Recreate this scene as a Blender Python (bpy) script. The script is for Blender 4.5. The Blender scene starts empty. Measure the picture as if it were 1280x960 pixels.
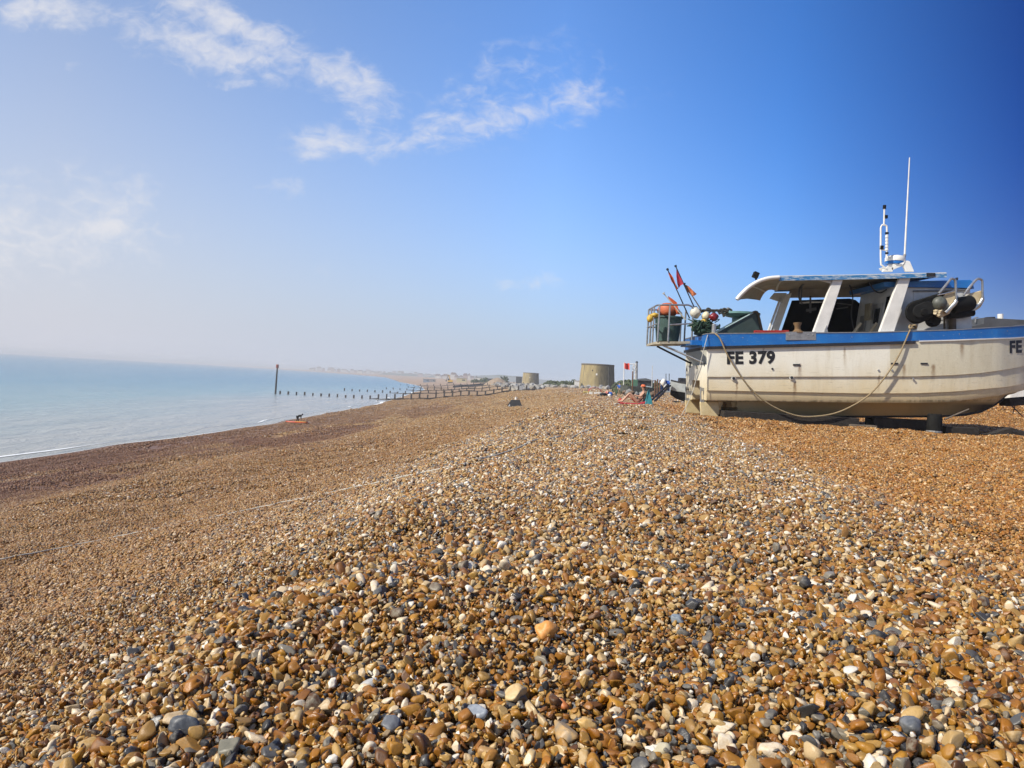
import bpy, bmesh, math, random
import numpy as np
from mathutils import Vector, Matrix, Euler, noise as mnoise
random.seed(7); rng = np.random.default_rng(11)
R_ = math.radians
scene = bpy.context.scene
COL = scene.collection

# ------------------------------------------------------------------ camera
ROLL, PITCH, FPX, CAMZ = R_(3.2), R_(.24), 960.0, 8.0
F = Vector((0, math.cos(PITCH), -math.sin(PITCH))); U0 = Vector((0, math.sin(PITCH), math.cos(PITCH))); R0 = Vector((1, 0, 0))
RT = R0 * math.cos(ROLL) + U0 * math.sin(ROLL); UP = -R0 * math.sin(ROLL) + U0 * math.cos(ROLL)
camd = bpy.data.cameras.new('camera'); cam = bpy.data.objects.new('camera', camd); COL.objects.link(cam)
camd.sensor_width = 36; camd.lens = 27; camd.clip_start = .05; camd.clip_end = 30000
m = Matrix((RT, UP, -F)).transposed().to_4x4(); m.translation = (0, 0, CAMZ); cam.matrix_world = m
scene.camera = cam

def P(px, py, Y):                       # a measured point of the photograph at its real distance Y
    d = RT * ((px - 640) / FPX) - UP * ((py - 480) / FPX) + F
    k = Y / d.y
    return Vector((d.x * k, Y, CAMZ + d.z * k))

# ------------------------------------------------------------------ terrain
def lerp(x, xs, ys): return np.interp(x, xs, ys)
def vn(x, y, s=0):
    xi, yi = np.floor(x), np.floor(y); xf, yf = x - xi, y - yi
    xf = xf * xf * (3 - 2 * xf); yf = yf * yf * (3 - 2 * yf)
    def h(i, j):
        v = np.sin(i * 127.1 + j * 311.7 + s * 74.7) * 43758.5453
        return v - np.floor(v)
    a = h(xi, yi) * (1 - xf) + h(xi + 1, yi) * xf
    b = h(xi, yi + 1) * (1 - xf) + h(xi + 1, yi + 1) * xf
    return a * (1 - yf) + b * yf - .5
SH_Y = [-60, 0, 56, 115, 190, 300, 440, 600, 808, 1200, 1670, 2300, 3000, 4500, 9500]
SH_X = [-39, -38, -37, -34.5, -34.5, -42, -50, -72, -118, -190, -278, -480, -800, -1500, -4200]
CR_X = [-.7, -.7, 5.5, 13.5, 17, 18, 8, -6, -52, -110, -190, -380, -690, -1380, -4000]
def shore(y): return lerp(y, SH_Y, SH_X)
def crest(y): return lerp(y, [-60, 0, 8, 20, 37, 56, 115, 190, 300, 440, 600, 808, 1200, 1670, 2300, 3000, 4500, 9500],
                          [-.9, -.9, -.6, .9, 3.2, 6, 13.5, 17, 18, 8, -6, -52, -110, -190, -380, -690, -1380, -4000])
def H(x, y):
    x = np.asarray(x, float); y = np.asarray(y, float)
    sx = shore(y) + 1.1 * vn(y / 9., y * 0, 3) * np.clip(y / 30, 0, 1) + 2.2 * vn(y / 33., y * 0, 4) * np.clip(y / 80, 0, 1)
    cx = crest(y)
    w = cx - sx
    d = x - sx
    top = lerp(y, [-60, 0, 10, 20, 30, 40, 100, 280, 600, 1000, 2000, 9500], [7.03, 7.05, 7.15, 7.27, 7.2, 7.1, 6.85, 6.75, 6.2, 5, 4, 4])
    t = d / w
    slope = top * np.where(t > 0, np.abs(t) ** lerp(y, [0, 60, 120], [1.05, 1.1, 1.2]), 0) + np.where(t <= 0, d * .12, 0)
    # steep seaward face of the crest ridge
    slope = slope - lerp(y, [0, 35, 90, 160], [.95, .95, .6, 0]) * (1 - np.exp(-np.maximum(1 - t, 0) / .065)) * np.clip(t, 0, 1) * (t < 1)
    # storm berms running along the beach
    env = np.clip(t * 6, 0, 1) * np.clip((1 - t) * 4, 0, 1)
    ph = t * 21 + 2.2 * vn(y / 16., x / 30., 5)
    slope = slope + env * (.13 * np.sin(ph) + .06 * np.tanh(7 * np.sin(ph * .8 + 1.3)) + .28 * vn(x / 3.2, y / 14., 6) + .1 * vn(x / .9, y / 4., 7))
    k = .16
    z = -k * np.log(np.exp(-slope / k) + np.exp(-np.minimum(top, slope + 20) / k)) + 0
    z = np.where(slope > top + 4, top, z)
    # coarse mound on the crest, lower graded plateau to the right
    bx = 2.3 + .125 * y
    side = 1 / (1 + np.exp(-(x - bx) * 2.2))
    near = np.clip((60 - y) / 40, 0, 1)
    z = z - side * .10 * np.clip((16 - y) / 10, 0, 1) * near
    md = np.exp(-((x - (1.15 + .075 * y)) / (1.0 + .03 * y)) ** 2) * np.exp(-((y - 12.5) / 8.) ** 2)
    z = z + .13 * md
    on = np.clip((t - .5) * 4, 0, 1)
    z = z + on * near * (.16 * vn(x / 1.7, y / 1.7, 8) * np.clip((y - 2) / 6, .45, 1) + .09 * vn(x / .55, y / .55, 9) + .025 * vn(x / .2, y / .2, 10))
    z = z + on * (1 - near) * .5 * vn(x / 13, y / 17, 12)
    rr = np.clip((x / np.maximum(y, 1) - .44) / .12, 0, 1) * np.clip((y - 25) / 9, 0, 1); z = z + .95 * rr * rr * (3 - 2 * rr)
    sm = lambda q: np.clip(q, 0, 1) ** 2 * (3 - 2 * np.clip(q, 0, 1))
    z = z - .088 * sm((x - 6.3) / 1.6) * sm((18.5 - x) / 3.5) * sm((y - 14) / 7) * sm((26.5 - y) / 1.5)
    return np.maximum(z, -3)
def Hz(x, y): return float(H(x, y))
def G(px, py, ymax=3000):               # where a line of sight meets the ground
    d = RT * ((px - 640) / FPX) - UP * ((py - 480) / FPX) + F
    k = 1.0
    while k < ymax:
        q = Vector((0, 0, CAMZ)) + d * k
        if q.z < max(Hz(q.x, q.y), 0): return q
        k *= 1.004
    return q

# ------------------------------------------------------------------ materials
MATS = {}
class NT:
    def __init__(s, name):
        s.m = bpy.data.materials.new(name); s.m.use_nodes = True; s.t = s.m.node_tree; s.n = s.t.nodes; s.l = s.t.links
        s.bsdf = s.n['Principled BSDF']
    def node(s, typ, **kw):
        n = s.n.new(typ)
        for k, v in kw.items(): setattr(n, k, v)
        return n
    def math(s, op, a, b=None, clamp=False):
        n = s.node('ShaderNodeMath', operation=op, use_clamp=clamp)
        s.set(n.inputs[0], a)
        if b is not None: s.set(n.inputs[1], b)
        return n.outputs[0]
    def set(s, sock, v):
        if isinstance(v, bpy.types.NodeSocket): s.l.new(v, sock)
        else: sock.default_value = v
    def mix(s, f, a, b, blend='MIX'):
        n = s.node('ShaderNodeMix', data_type='RGBA', blend_type=blend)
        s.set(n.inputs['Factor'], f)
        for i, v in ((6, a), (7, b)):
            s.set(n.inputs[i], (*v, 1) if isinstance(v, tuple) and len(v) == 3 else v)
        return n.outputs[2]
    def noise(s, vec, scale, detail=3, rough=.55, dist=0):
        n = s.node('ShaderNodeTexNoise'); n.inputs['Scale'].default_value = scale; n.inputs['Detail'].default_value = detail
        n.inputs['Roughness'].default_value = rough; n.inputs['Distortion'].default_value = dist
        if vec is not None: s.l.new(vec, n.inputs['Vector'])
        return n.outputs['Fac']
    def ramp(s, f, stops, interp='LINEAR'):
        n = s.node('ShaderNodeValToRGB'); cr = n.color_ramp; cr.interpolation = interp
        while len(cr.elements) < len(stops): cr.elements.new(1)
        for e, (p, c) in zip(cr.elements, stops):
            e.position = p; e.color = (*c, 1) if isinstance(c, tuple) else (c, c, c, 1)
        s.l.new(f, n.inputs[0]); return n.outputs['Color']
    def maprange(s, v, a, b, c=0, d=1, smooth=False):
        n = s.node('ShaderNodeMapRange'); n.clamp = True
        if smooth: n.interpolation_type = 'SMOOTHSTEP'
        for i, q in enumerate((v, a, b, c, d)): s.set(n.inputs[i], q)
        return n.outputs[0]
    def obj(s): return s.node('ShaderNodeTexCoord').outputs['Object']
    def pos(s): return s.node('ShaderNodeNewGeometry').outputs['Position']
    def mapv(s, vec, sc): 
        n = s.node('ShaderNodeMapping'); n.inputs['Scale'].default_value = sc; s.l.new(vec, n.inputs['Vector']); return n.outputs[0]
    def xyz(s, vec):
        n = s.node('ShaderNodeSeparateXYZ'); s.l.new(vec, n.inputs[0]); return n.outputs
    def bump(s, h, strength, dist):
        n = s.node('ShaderNodeBump'); n.inputs['Strength'].default_value = strength; n.inputs['Distance'].default_value = dist
        s.l.new(h, n.inputs['Height']); s.l.new(n.outputs[0], s.bsdf.inputs['Normal'])
    def base(s, c, rough=.5, spec=.5, metal=0):
        s.set(s.bsdf.inputs['Base Color'], (*c, 1) if isinstance(c, tuple) else c)
        s.set(s.bsdf.inputs['Roughness'], rough); s.bsdf.inputs['Specular IOR Level'].default_value = spec; s.bsdf.inputs['Metallic'].default_value = metal

def M(name, c, rough=.55, var=.18, scale=6, metal=0, spec=.5, c2=None, bump=0):
    """weathered surface: colour with blotches towards a darker or second colour"""
    if name in MATS: return MATS[name]
    t = NT(name); o = t.obj()
    n1 = t.noise(o, scale, 5, .65); n2 = t.noise(o, scale * 7, 3)
    f = t.math('MULTIPLY', t.maprange(n1, .35, .75), 1.0)
    d = c2 or tuple(v * (1 - 2.2 * var) for v in c)
    col = t.mix(t.math('MULTIPLY', f, .8 if c2 else 1.0), c, d)
    col = t.mix(t.math('MULTIPLY', n2, var), col, tuple(v * .6 for v in c))
    t.base(col, rough, spec, metal)
    t.set(t.bsdf.inputs['Roughness'], t.maprange(n2, .2, .8, max(rough - .12, .05), min(rough + .15, 1)))
    if bump: t.bump(t.noise(o, scale * 4, 4), bump, .02)
    MATS[name] = t.m; return t.m

PAL = [(0, (.028, .028, .030)), (.05, (.05, .051, .056)), (.085, (.12, .12, .12)), (.13, (.235, .215, .175)), (.18, (.075, .034, .012)), (.26, (.175, .078, .020)),
       (.36, (.31, .145, .032)), (.47, (.235, .120, .036)), (.58, (.37, .205, .062)), (.68, (.27, .175, .075)), (.78, (.44, .295, .125)), (.86, (.38, .295, .18)), (.93, (.50, .42, .31)), (.975, (.62, .57, .49)), (1, (.60, .585, .55))]
def warm(c):
    l = .3 * c[0] + .6 * c[1] + .1 * c[2]; k = 1.28 if c[0] > c[2] * 1.25 else 1.0
    return tuple(max(.002, (l + (v - l) * k) * g) for v, g in zip(c, (1.05, 1.0, .92)))
PAL = [(p, tuple(v * (.85 if p < .8 else 1.04) for v in warm(c))) for p, c in PAL]
def zone_tint(t, col, pos):
    """whiter, mixed stones on the mound, sun glint in their tone; rusty stones on the graded right; wet brown stones by the water"""
    x, y, z = t.xyz(pos)
    big = t.noise(pos, .55, 3)
    bx = t.math('ADD', t.math('MULTIPLY', y, .125), 2.3)
    dd = t.math('ADD', t.math('SUBTRACT', x, bx), t.math('MULTIPLY', t.math('SUBTRACT', big, .5), 2.2))
    right = t.maprange(dd, -.5, .7, 0, 1, True)
    right = t.math('MULTIPLY', right, t.maprange(y, 70, 30))
    left = t.maprange(t.math('ADD', z, t.math('MULTIPLY', t.math('SUBTRACT', big, .5), .8)), 6.75, 5.7, 0, 1, True)
    cr = t.math('MULTIPLY', t.math('SUBTRACT', 1.0, right, True), t.math('SUBTRACT', 1.0, left, True))
    cr = t.math('MULTIPLY', cr, t.maprange(y, 2.5, 7, .15, 1))
    c = t.mix(t.math('MULTIPLY', right, .60), col, t.mix(1.0, col, (1.0, .76, .42), 'MULTIPLY'))
    c = t.mix(t.math('MULTIPLY', right, .22), c, (.44, .235, .075))
    c = t.mix(t.math('MULTIPLY', left, t.maprange(y, 18, 70, .46, .40)), c, t.mix(t.maprange(y, 25, 90), (.27, .145, .057), (.40, .27, .125)))
    c = t.mix(t.math('MULTIPLY', cr, .38), c, t.mix(.25, t.mix(1.0, c, (1.35, 1.55, 2.0), 'MULTIPLY'), (.50, .47, .42)))  # crest whitened both for paler stones and for sun glint painted in
    # wet and weedy streaks along the lower beach
    sv = t.node('ShaderNodeCombineXYZ'); t.l.new(t.math('MULTIPLY', z, 1.5), sv.inputs[0]); t.l.new(t.math('MULTIPLY', y, .028), sv.inputs[1])
    st = t.noise(sv.outputs[0], 1.5, 5, .6, .4)
    low = t.maprange(z, 5.2, .6, 0, 1)
    wet = t.math('MULTIPLY', t.maprange(t.math('ADD', st, t.math('MULTIPLY', low, .34)), .58, .72, 0, 1, True), t.maprange(z, 5.5, 2.5))
    edge = t.maprange(t.math('ADD', z, t.math('MULTIPLY', t.math('SUBTRACT', st, .5), 1.8)), 1.55, .75, 0, 1, True)
    wet = t.math('MAXIMUM', wet, edge)
    nearw = t.maprange(y, 190, 55, .28, 1)
    wet = t.math('MULTIPLY', wet, nearw)
    c = t.mix(t.math('MULTIPLY', wet, .86), c, t.mix(.55, t.mix(1.0, c, (.42, .32, .25), 'MULTIPLY'), (.13, .044, .021)))
    return c, wet

def make_pebble_mat():
    t = NT('flint_pebble')
    g = t.node('ShaderNodeNewGeometry'); oi = t.node('ShaderNodeObjectInfo')
    r = t.math('FRACT', t.math('ADD', t.math('MULTIPLY', g.outputs['Random Per Island'], 1.0), oi.outputs['Random']))
    r2 = t.math('FRACT', t.math('MULTIPLY', r, 17.31))
    pos = g.outputs['Position']
    mott = t.noise(pos, 55, 4, .6); mott2 = t.noise(pos, 140, 2)
    rr = t.math('ADD', r, t.math('MULTIPLY', t.math('SUBTRACT', mott, .5), t.maprange(r2, .3, 1, .02, .30)), True)
    c = t.ramp(rr, PAL)
    c = t.mix(t.maprange(mott2, .5, .75, 0, .25), c, t.mix(1.0, c, (.55, .5, .45), 'MULTIPLY'))
    c = t.mix(t.maprange(r2, 0, 1, 0, .5), c, t.mix(1.0, c, (.62, .55, .45), 'MULTIPLY'))
    c, wet = zone_tint(t, c, pos)
    t.base(c, .5, .5)
    t.set(t.bsdf.inputs['Roughness'], t.maprange(r2, 0, 1, .34, .62))
    t.bump(t.noise(pos, 220, 3), .25, .004)
    return t.m
def make_ground_mat():
    t = NT('shingle_ground'); pos = t.pos()
    v = t.node('ShaderNodeTexVoronoi'); v.inputs['Scale'].default_value = 26; t.l.new(pos, v.inputs['Vector'])
    v2 = t.node('ShaderNodeTexVoronoi'); v2.inputs['Scale'].default_value = 7; t.l.new(pos, v2.inputs['Vector'])
    ra = t.xyz(v.outputs['Color'])[0]; rb = t.xyz(v2.outputs['Color'])[0]
    x, y, z = t.xyz(pos)
    far = t.maprange(y, 25, 90)
    r = t.mix(far, ra, rb)
    c = t.ramp(t.xyz(r)[0], PAL)
    c = t.mix(.25, c, (.38, .25, .10))
    pat = t.noise(pos, .8, 6, .7); pat2 = t.noise(t.mapv(pos, (1, .12, 1)), 1.1, 5, .7, .5); pat3 = t.noise(pos, 4.5, 4, .75)
    c = t.mix(t.maprange(pat, .35, .7, 0, .35), c, t.mix(1.0, c, (.62, .5, .4), 'MULTIPLY'))
    c = t.mix(t.maprange(pat2, .48, .68, 0, .55), c, t.mix(1.0, c, (.55, .42, .32), 'MULTIPLY'))
    c = t.mix(t.maprange(pat3, .5, .62, 0, .55), c, t.mix(1.0, c, (.45, .40, .34), 'MULTIPLY'))
    c = t.mix(t.maprange(pat3, .45, .33, 0, .45), c, (.58, .46, .28))
    c, wet = zone_tint(t, c, pos)
    # far shore: sand and pale shingle
    c = t.mix(t.maprange(y, 380, 750, 0, .8), c, t.mix(pat, (.42, .29, .19), (.30, .21, .14)))
    # rough grass behind the beach
    gr = t.math('MULTIPLY', t.maprange(x, 38, 60), t.maprange(y, 90, 160)); gr = t.math('MULTIPLY', gr, t.maprange(pat, .35, .55))
    c = t.mix(gr, c, (.09, .10, .035))
    t.base(c, .62, .35)
    t.set(t.bsdf.inputs['Roughness'], t.maprange(wet, 0, 1, .65, .4))
    h = t.mix(far, v.outputs['Distance'], v2.outputs['Distance'])
    hh = t.math('MULTIPLY', t.xyz(h)[0], -1.0)
    t.bump(hh, .9, .06)
    return t.m
PEB = make_pebble_mat(); GROUND = make_ground_mat()

# ------------------------------------------------------------------ object helpers
WM = {}
def tag(o, label=None, cat=None, group=None, kind=None):
    if label: o['label'] = label
    if cat: o['category'] = cat
    if group: o['group'] = group
    if kind: o['kind'] = kind
    return o
def empty(name, loc, label, cat, group=None, rot=None):
    o = bpy.data.objects.new(name, None); COL.objects.link(o); o.empty_display_size = .2
    mw = Matrix.Translation(loc) @ (rot or Matrix.Identity(4)); o.matrix_world = mw; WM[o] = mw
    return tag(o, label, cat, group)
def copy_tree(o, loc=None, rz=None, parent=None):
    c = o.copy(); COL.objects.link(c)
    if parent: c.parent = parent
    if loc is not None: c.location = loc
    if rz is not None: c.rotation_euler = (0, 0, rz)
    for ch in list(o.children): copy_tree(ch, parent=c)
    return c
def frame(d):
    d = d.normalized(); a = Vector((0, 0, 1)) if abs(d.z) < .9 else Vector((1, 0, 0))
    u = d.cross(a).normalized(); return u, d.cross(u).normalized()
class MB:
    """collects shapes in world coordinates; build() links them as one mesh object"""
    def __init__(s): s.v = []; s.f = []
    def add(s, vs, fs):
        b = len(s.v); s.v += [Vector(v) for v in vs]; s.f += [tuple(i + b for i in f) for f in fs]; return s
    def box(s, c, size, rot=None):
        r = rot or Matrix.Identity(3); hx, hy, hz = [q / 2 for q in size]; c = Vector(c)
        vs = [c + r @ Vector((x * hx, y * hy, z * hz)) for x in (-1, 1) for y in (-1, 1) for z in (-1, 1)]
        return s.add(vs, [(0, 1, 3, 2), (4, 6, 7, 5), (0, 4, 5, 1), (2, 3, 7, 6), (0, 2, 6, 4), (1, 5, 7, 3)])
    def tube(s, pts, r, n=8, r2=None, caps=True):
        pts = [Vector(p) for p in pts]; vs = []; fs = []; N = len(pts); pu = None
        for i, p in enumerate(pts):
            d = pts[min(i + 1, N - 1)] - pts[max(i - 1, 0)]
            u, w = frame(d)
            if pu is not None:
                u = (pu - d.normalized() * pu.dot(d.normalized())).normalized(); w = d.normalized().cross(u)
            pu = u
            rr = r[i] if isinstance(r, (list, tuple)) else r + ((r2 if r2 is not None else r) - r) * i / max(N - 1, 1)
            vs += [p + (u * math.cos(a) + w * math.sin(a)) * rr for a in [2 * math.pi * k / n for k in range(n)]]
        for i in range(N - 1):
            for k in range(n):
                fs.append((i * n + k, i * n + (k + 1) % n, (i + 1) * n + (k + 1) % n, (i + 1) * n + k))
        if caps: fs += [tuple(range(n))[::-1], tuple((N - 1) * n + k for k in range(n))]
        return s.add(vs, fs)
    def lathe(s, c, prof, n=20, axis=Vector((0, 0, 1))):
        return s.tube([Vector(c) + axis * z for r, z in prof], [max(r, 1e-4) for r, z in prof], n)
    def prism(s, pts, ext):
        pts = [Vector(p) for p in pts]; n = len(pts); ext = Vector(ext)
        return s.add(pts + [p + ext for p in pts], [tuple(range(n)), tuple(range(2 * n - 1, n - 1, -1))] + [(i, i + n, (i + 1) % n + n, (i + 1) % n) for i in range(n)])
    def loft(s, secs, closed=True, caps=True):
        n = len(secs[0]); vs = [p for q in secs for p in q]; fs = []
        for i in range(len(secs) - 1):
            for k in range(n if closed else n - 1):
                fs.append((i * n + k, i * n + (k + 1) % n, (i + 1) * n + (k + 1) % n, (i + 1) * n + k))
        if caps and closed: fs += [tuple(range(n))[::-1], tuple((len(secs) - 1) * n + k for k in range(n))]
        return s.add(vs, fs)
    def blob(s, c, rad, sub=2, amp=.12, seed=0, rot=None):
        bm = bmesh.new(); bmesh.ops.create_icosphere(bm, subdivisions=sub, radius=1)
        rad = (rad,) * 3 if not isinstance(rad, (tuple, list)) else rad; r = rot or Matrix.Identity(3)
        vs = []
        for v in bm.verts:
            k = 1 + amp * (mnoise.noise(v.co * 1.3 + Vector((seed * 7.1, seed * 3.3, 0))) * 1.3 + .5 * mnoise.noise(v.co * 3.1 + Vector((0, seed * 5.7, 2))))
            vs.append(Vector(c) + r @ Vector((v.co.x * rad[0] * k, v.co.y * rad[1] * k, v.co.z * rad[2] * k)))
        bm.verts.ensure_lookup_table(); fs = [tuple(v.index for v in f.verts) for f in bm.faces]; bm.free()
        return s.add(vs, fs)
    def build(s, name, mat, parent=None, origin=None, smooth=False, bevel=0, label=None, cat=None, group=None, kind=None):
        me = bpy.data.meshes.new(name)
        if parent is not None:
            inv = WM[parent].inverted(); vs = [inv @ v for v in s.v]
        else:
            if origin is None:
                xs = [v.x for v in s.v]; ys = [v.y for v in s.v]; zs = [v.z for v in s.v]
                origin = Vector(((min(xs) + max(xs)) / 2, (min(ys) + max(ys)) / 2, min(zs)))
            origin = Vector(origin); vs = [v - origin for v in s.v]
        me.from_pydata([tuple(v) for v in vs], [], s.f); me.update()
        bm = bmesh.new(); bm.from_mesh(me); bmesh.ops.recalc_face_normals(bm, faces=bm.faces); bm.to_mesh(me); bm.free()
        o = bpy.data.objects.new(name, me); COL.objects.link(o); me.materials.append(mat)
        if parent is not None: o.parent = parent; WM[o] = WM[parent]
        else: o.location = origin; WM[o] = Matrix.Translation(origin)
        if smooth:
            me.polygons.foreach_set('use_smooth', [True] * len(me.polygons))
            if smooth != 'all': me.set_sharp_from_angle(angle=R_(38))
        if bevel:
            b = o.modifiers.new('bevel', 'BEVEL'); b.width = bevel; b.segments = 2; b.limit_method = 'ANGLE'; b.angle_limit = R_(40)
        return tag(o, label, cat, group, kind)
def catmull(pts, n=6):
    pts = [Vector(p) for p in pts]; out = []
    for i in range(len(pts) - 1):
        p0, p1, p2, p3 = pts[max(i - 1, 0)], pts[i], pts[i + 1], pts[min(i + 2, len(pts) - 1)]
        for k in range(n):
            t = k / n; out.append(.5 * ((2 * p1) + (p2 - p0) * t + (2 * p0 - 5 * p1 + 4 * p2 - p3) * t * t + (3 * p1 - p0 - 3 * p2 + p3) * t ** 3))
    return out + [pts[-1]]
def rotz(a): return Matrix.Rotation(a, 3, 'Z')
def roty(a): return Matrix.Rotation(a, 3, 'Y')
def skin_body(name, joints, edges, mat, parent, sub=2):
    """one continuous tapered figure grown from a skeleton; joints {key: (co, radius)}, the first key is the root"""
    keys = list(joints); inv = WM[parent].inverted()
    me = bpy.data.meshes.new(name); me.from_pydata([tuple(inv @ Vector(joints[k][0])) for k in keys], [(keys.index(a), keys.index(b)) for a, b in edges], [])
    o = bpy.data.objects.new(name, me); COL.objects.link(o); o.parent = parent; WM[o] = WM[parent]; me.materials.append(mat)
    sk = o.modifiers.new('skin', 'SKIN'); sk.use_smooth_shade = True
    for k, d in zip(keys, me.skin_vertices[0].data):
        r = joints[k][1]; d.radius = (r, r) if not isinstance(r, tuple) else r
    me.skin_vertices[0].data[0].use_root = True
    sb = o.modifiers.new('subd', 'SUBSURF'); sb.levels = sb.render_levels = sub
    return o

# ------------------------------------------------------------------ beach, sea, foam
def grid_axis(a, b, fine, lo, hi, g):
    xs = list(np.arange(a, b + 1e-6, fine)); d = fine
    x = a
    while x > lo: d *= g; x -= d; xs.insert(0, x)
    d = fine; x = b
    while x < hi: d *= g; x += d; xs.append(x)
    return np.array(xs)
gx = grid_axis(-8, 13, .16, -9400, 9400, 1.045); gy = grid_axis(-2.5, 30, .16, -40, 9400, 1.03)
X, Y = np.meshgrid(gx, gy); Z = H(X, Y); Z = Z - .022 * np.clip((24 - Y) / 8, 0, 1) * (np.abs(X) < 30)
nv = np.stack([X.ravel(), Y.ravel(), Z.ravel()], 1); nx, ny = len(gx), len(gy)
i = np.arange((ny - 1) * nx).reshape(ny - 1, nx)[:, :-1].ravel()
me = bpy.data.meshes.new('beach'); me.from_pydata(nv.tolist(), [], np.stack([i, i + 1, i + nx + 1, i + nx], 1).tolist()); me.materials.append(GROUND)
me.polygons.foreach_set('use_smooth', [True] * len(me.polygons))
beach = bpy.data.objects.new('beach', me); COL.objects.link(beach); tag(beach, kind='structure')

def make_sea_mat():
    t = NT('sea_water'); pos = t.pos(); x, y, z = t.xyz(pos)
    off = t.math('MULTIPLY', t.math('ADD', x, 36.0), -1.0)                 # metres out from the waterline
    n = t.noise(t.mapv(pos, (1, .35, 1)), .02, 4); 
    o2 = t.math('ADD', off, t.math('MULTIPLY', t.math('SUBTRACT', n, .5), 60))
    farc = t.maprange(t.math('ADD', y, t.math('MULTIPLY', o2, 1.5)), 150, 900, 0, 1, True)
    c = t.ramp(t.maprange(o2, -5, 110), [(0, (.36, .325, .265)), (.18, (.325, .33, .30)), (.45, (.19, .30, .315)), (1, (.085, .23, .30))])
    c = t.mix(farc, c, (.045, .18, .28))
    rp = t.noise(t.mapv(pos, (.30, .05, 1)), 1.0, 5, .65, .8); c = t.mix(t.maprange(rp, .42, .66, 0, .55), c, t.mix(1.0, c, (.62, .72, .78), 'MULTIPLY')); c = t.mix(t.maprange(rp, .45, .33, 0, .35), c, t.mix(1.0, c, (1.35, 1.28, 1.2), 'MULTIPLY'))
    t.base(c, .22, .5); t.bsdf.inputs['IOR'].default_value = 1.33
    near = t.maprange(y, 60, 500, 1, .35)
    w1 = t.noise(t.mapv(pos, (.55, .22, 1)), 1.0, 4, .6, .6); w2 = t.noise(t.mapv(pos, (1, .7, 1)), 3.0, 3)
    h = t.math('ADD', t.math('MULTIPLY', w1, .55), t.math('MULTIPLY', w2, .10))
    bp = t.node('ShaderNodeBump'); bp.inputs['Distance'].default_value = 1.0; t.l.new(h, bp.inputs['Height']); t.l.new(t.math('MULTIPLY', near, .9), bp.inputs['Strength'])
    t.l.new(bp.outputs[0], t.bsdf.inputs['Normal'])
    return t.m
sea = MB().add([(-9400, -40, 0), (30, -40, 0), (30, 9400, 0), (-9400, 9400, 0)], [(0, 1, 2, 3)]).build('sea', make_sea_mat(), origin=(0, 0, 0), kind='structure')
fm = NT('foam'); fm.base(fm.mix(fm.noise(fm.pos(), 2.0, 4), (.85, .86, .86), (.62, .64, .63)), .7)
mb = MB(); secs = []
ys_ = np.concatenate([np.arange(20, 330, .7), np.arange(330, 800, 4)])
xs_ = []
for yy in ys_:
    xx = np.linspace(shore(yy) - 5, shore(yy) + 5, 200); hh = H(xx, np.full(200, yy)); xs_.append(xx[np.argmax(hh > 0.02)])
for j, (yy, xx) in enumerate(zip(ys_, xs_)):
    wv = max(0, vn(yy / 7., 0., 21) + .12) * 1.5 + .05 * max(0, vn(yy / 1.3, 0., 22) + .2)
    wv *= (.24 if yy < 150 else .9) * (2.2 if 165 < yy < 215 else 1)
    secs.append([(xx - wv - .02, yy, .03), (xx - wv * .5, yy, .06), (xx + .1 * min(1, wv * 3), yy, .06)])
mb.loft([[Vector(p) for p in s_] for s_ in secs], closed=False, caps=False)
# a second thin breaking ripple just off the edge
secs = []
for j, (yy, xx) in enumerate(zip(ys_, xs_)):
    o_ = 2.6 + 2.2 * vn(yy / 12., 0., 31); wv = max(.004, vn(yy / 8., 0., 33) * .9)
    secs.append([(xx - o_ - wv, yy, .02), (xx - o_, yy, .05), (xx - o_ + wv * .5, yy, .03)])
mb.loft([[Vector(p) for p in s_] for s_ in secs], closed=False, caps=False)
mb.build('sea_foam', fm.m, origin=(0, 0, 0), kind='structure', smooth='all')

# ------------------------------------------------------------------ shingle: real stones near, clumps of stones further off
def pebble_verts(sub, seed):
    bm = bmesh.new(); bmesh.ops.create_icosphere(bm, subdivisions=sub, radius=1); rs = random.Random(seed)
    planes = []
    for k in range(rs.randint(5, 10)):
        nrm = Vector((rs.gauss(0, 1), rs.gauss(0, 1), rs.gauss(0, 1))).normalized(); planes.append((nrm, rs.uniform(.48, .82)))
    off = Vector((seed * 3.7, seed * 1.9, seed * .7)); amp = rs.uniform(.1, .3)
    for v in bm.verts:
        p = v.co.copy()
        p *= 1 + amp * mnoise.noise(p * 1.1 + off) * 1.6 + .14 * mnoise.noise(p * 2.7 + off)
        for nrm, d in planes:
            e = p.dot(nrm) - d
            if e > 0: p -= nrm * e * .9
        v.co = p
    bm.verts.ensure_lookup_table(); vs = np.array([v.co for v in bm.verts]); fs = np.array([[v.index for v in f.verts] for f in bm.faces]); bm.free()
    vs *= .5 / np.abs(vs).max(0)
    return vs, fs
def mesh_from(name, vs, fs, mat):
    me = bpy.data.meshes.new(name); me.from_pydata(vs.tolist(), [], fs.tolist()); me.polygons.foreach_set('use_smooth', [True] * len(me.polygons)); me.materials.append(mat)
    return bpy.data.objects.new(name, me)
PROTO = [pebble_verts(3, k + 1) for k in range(14)]
stones = [mesh_from('flint', v, f, PEB) for v, f in PROTO]
LOW = [pebble_verts(2, k + 1) for k in range(14)]
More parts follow.
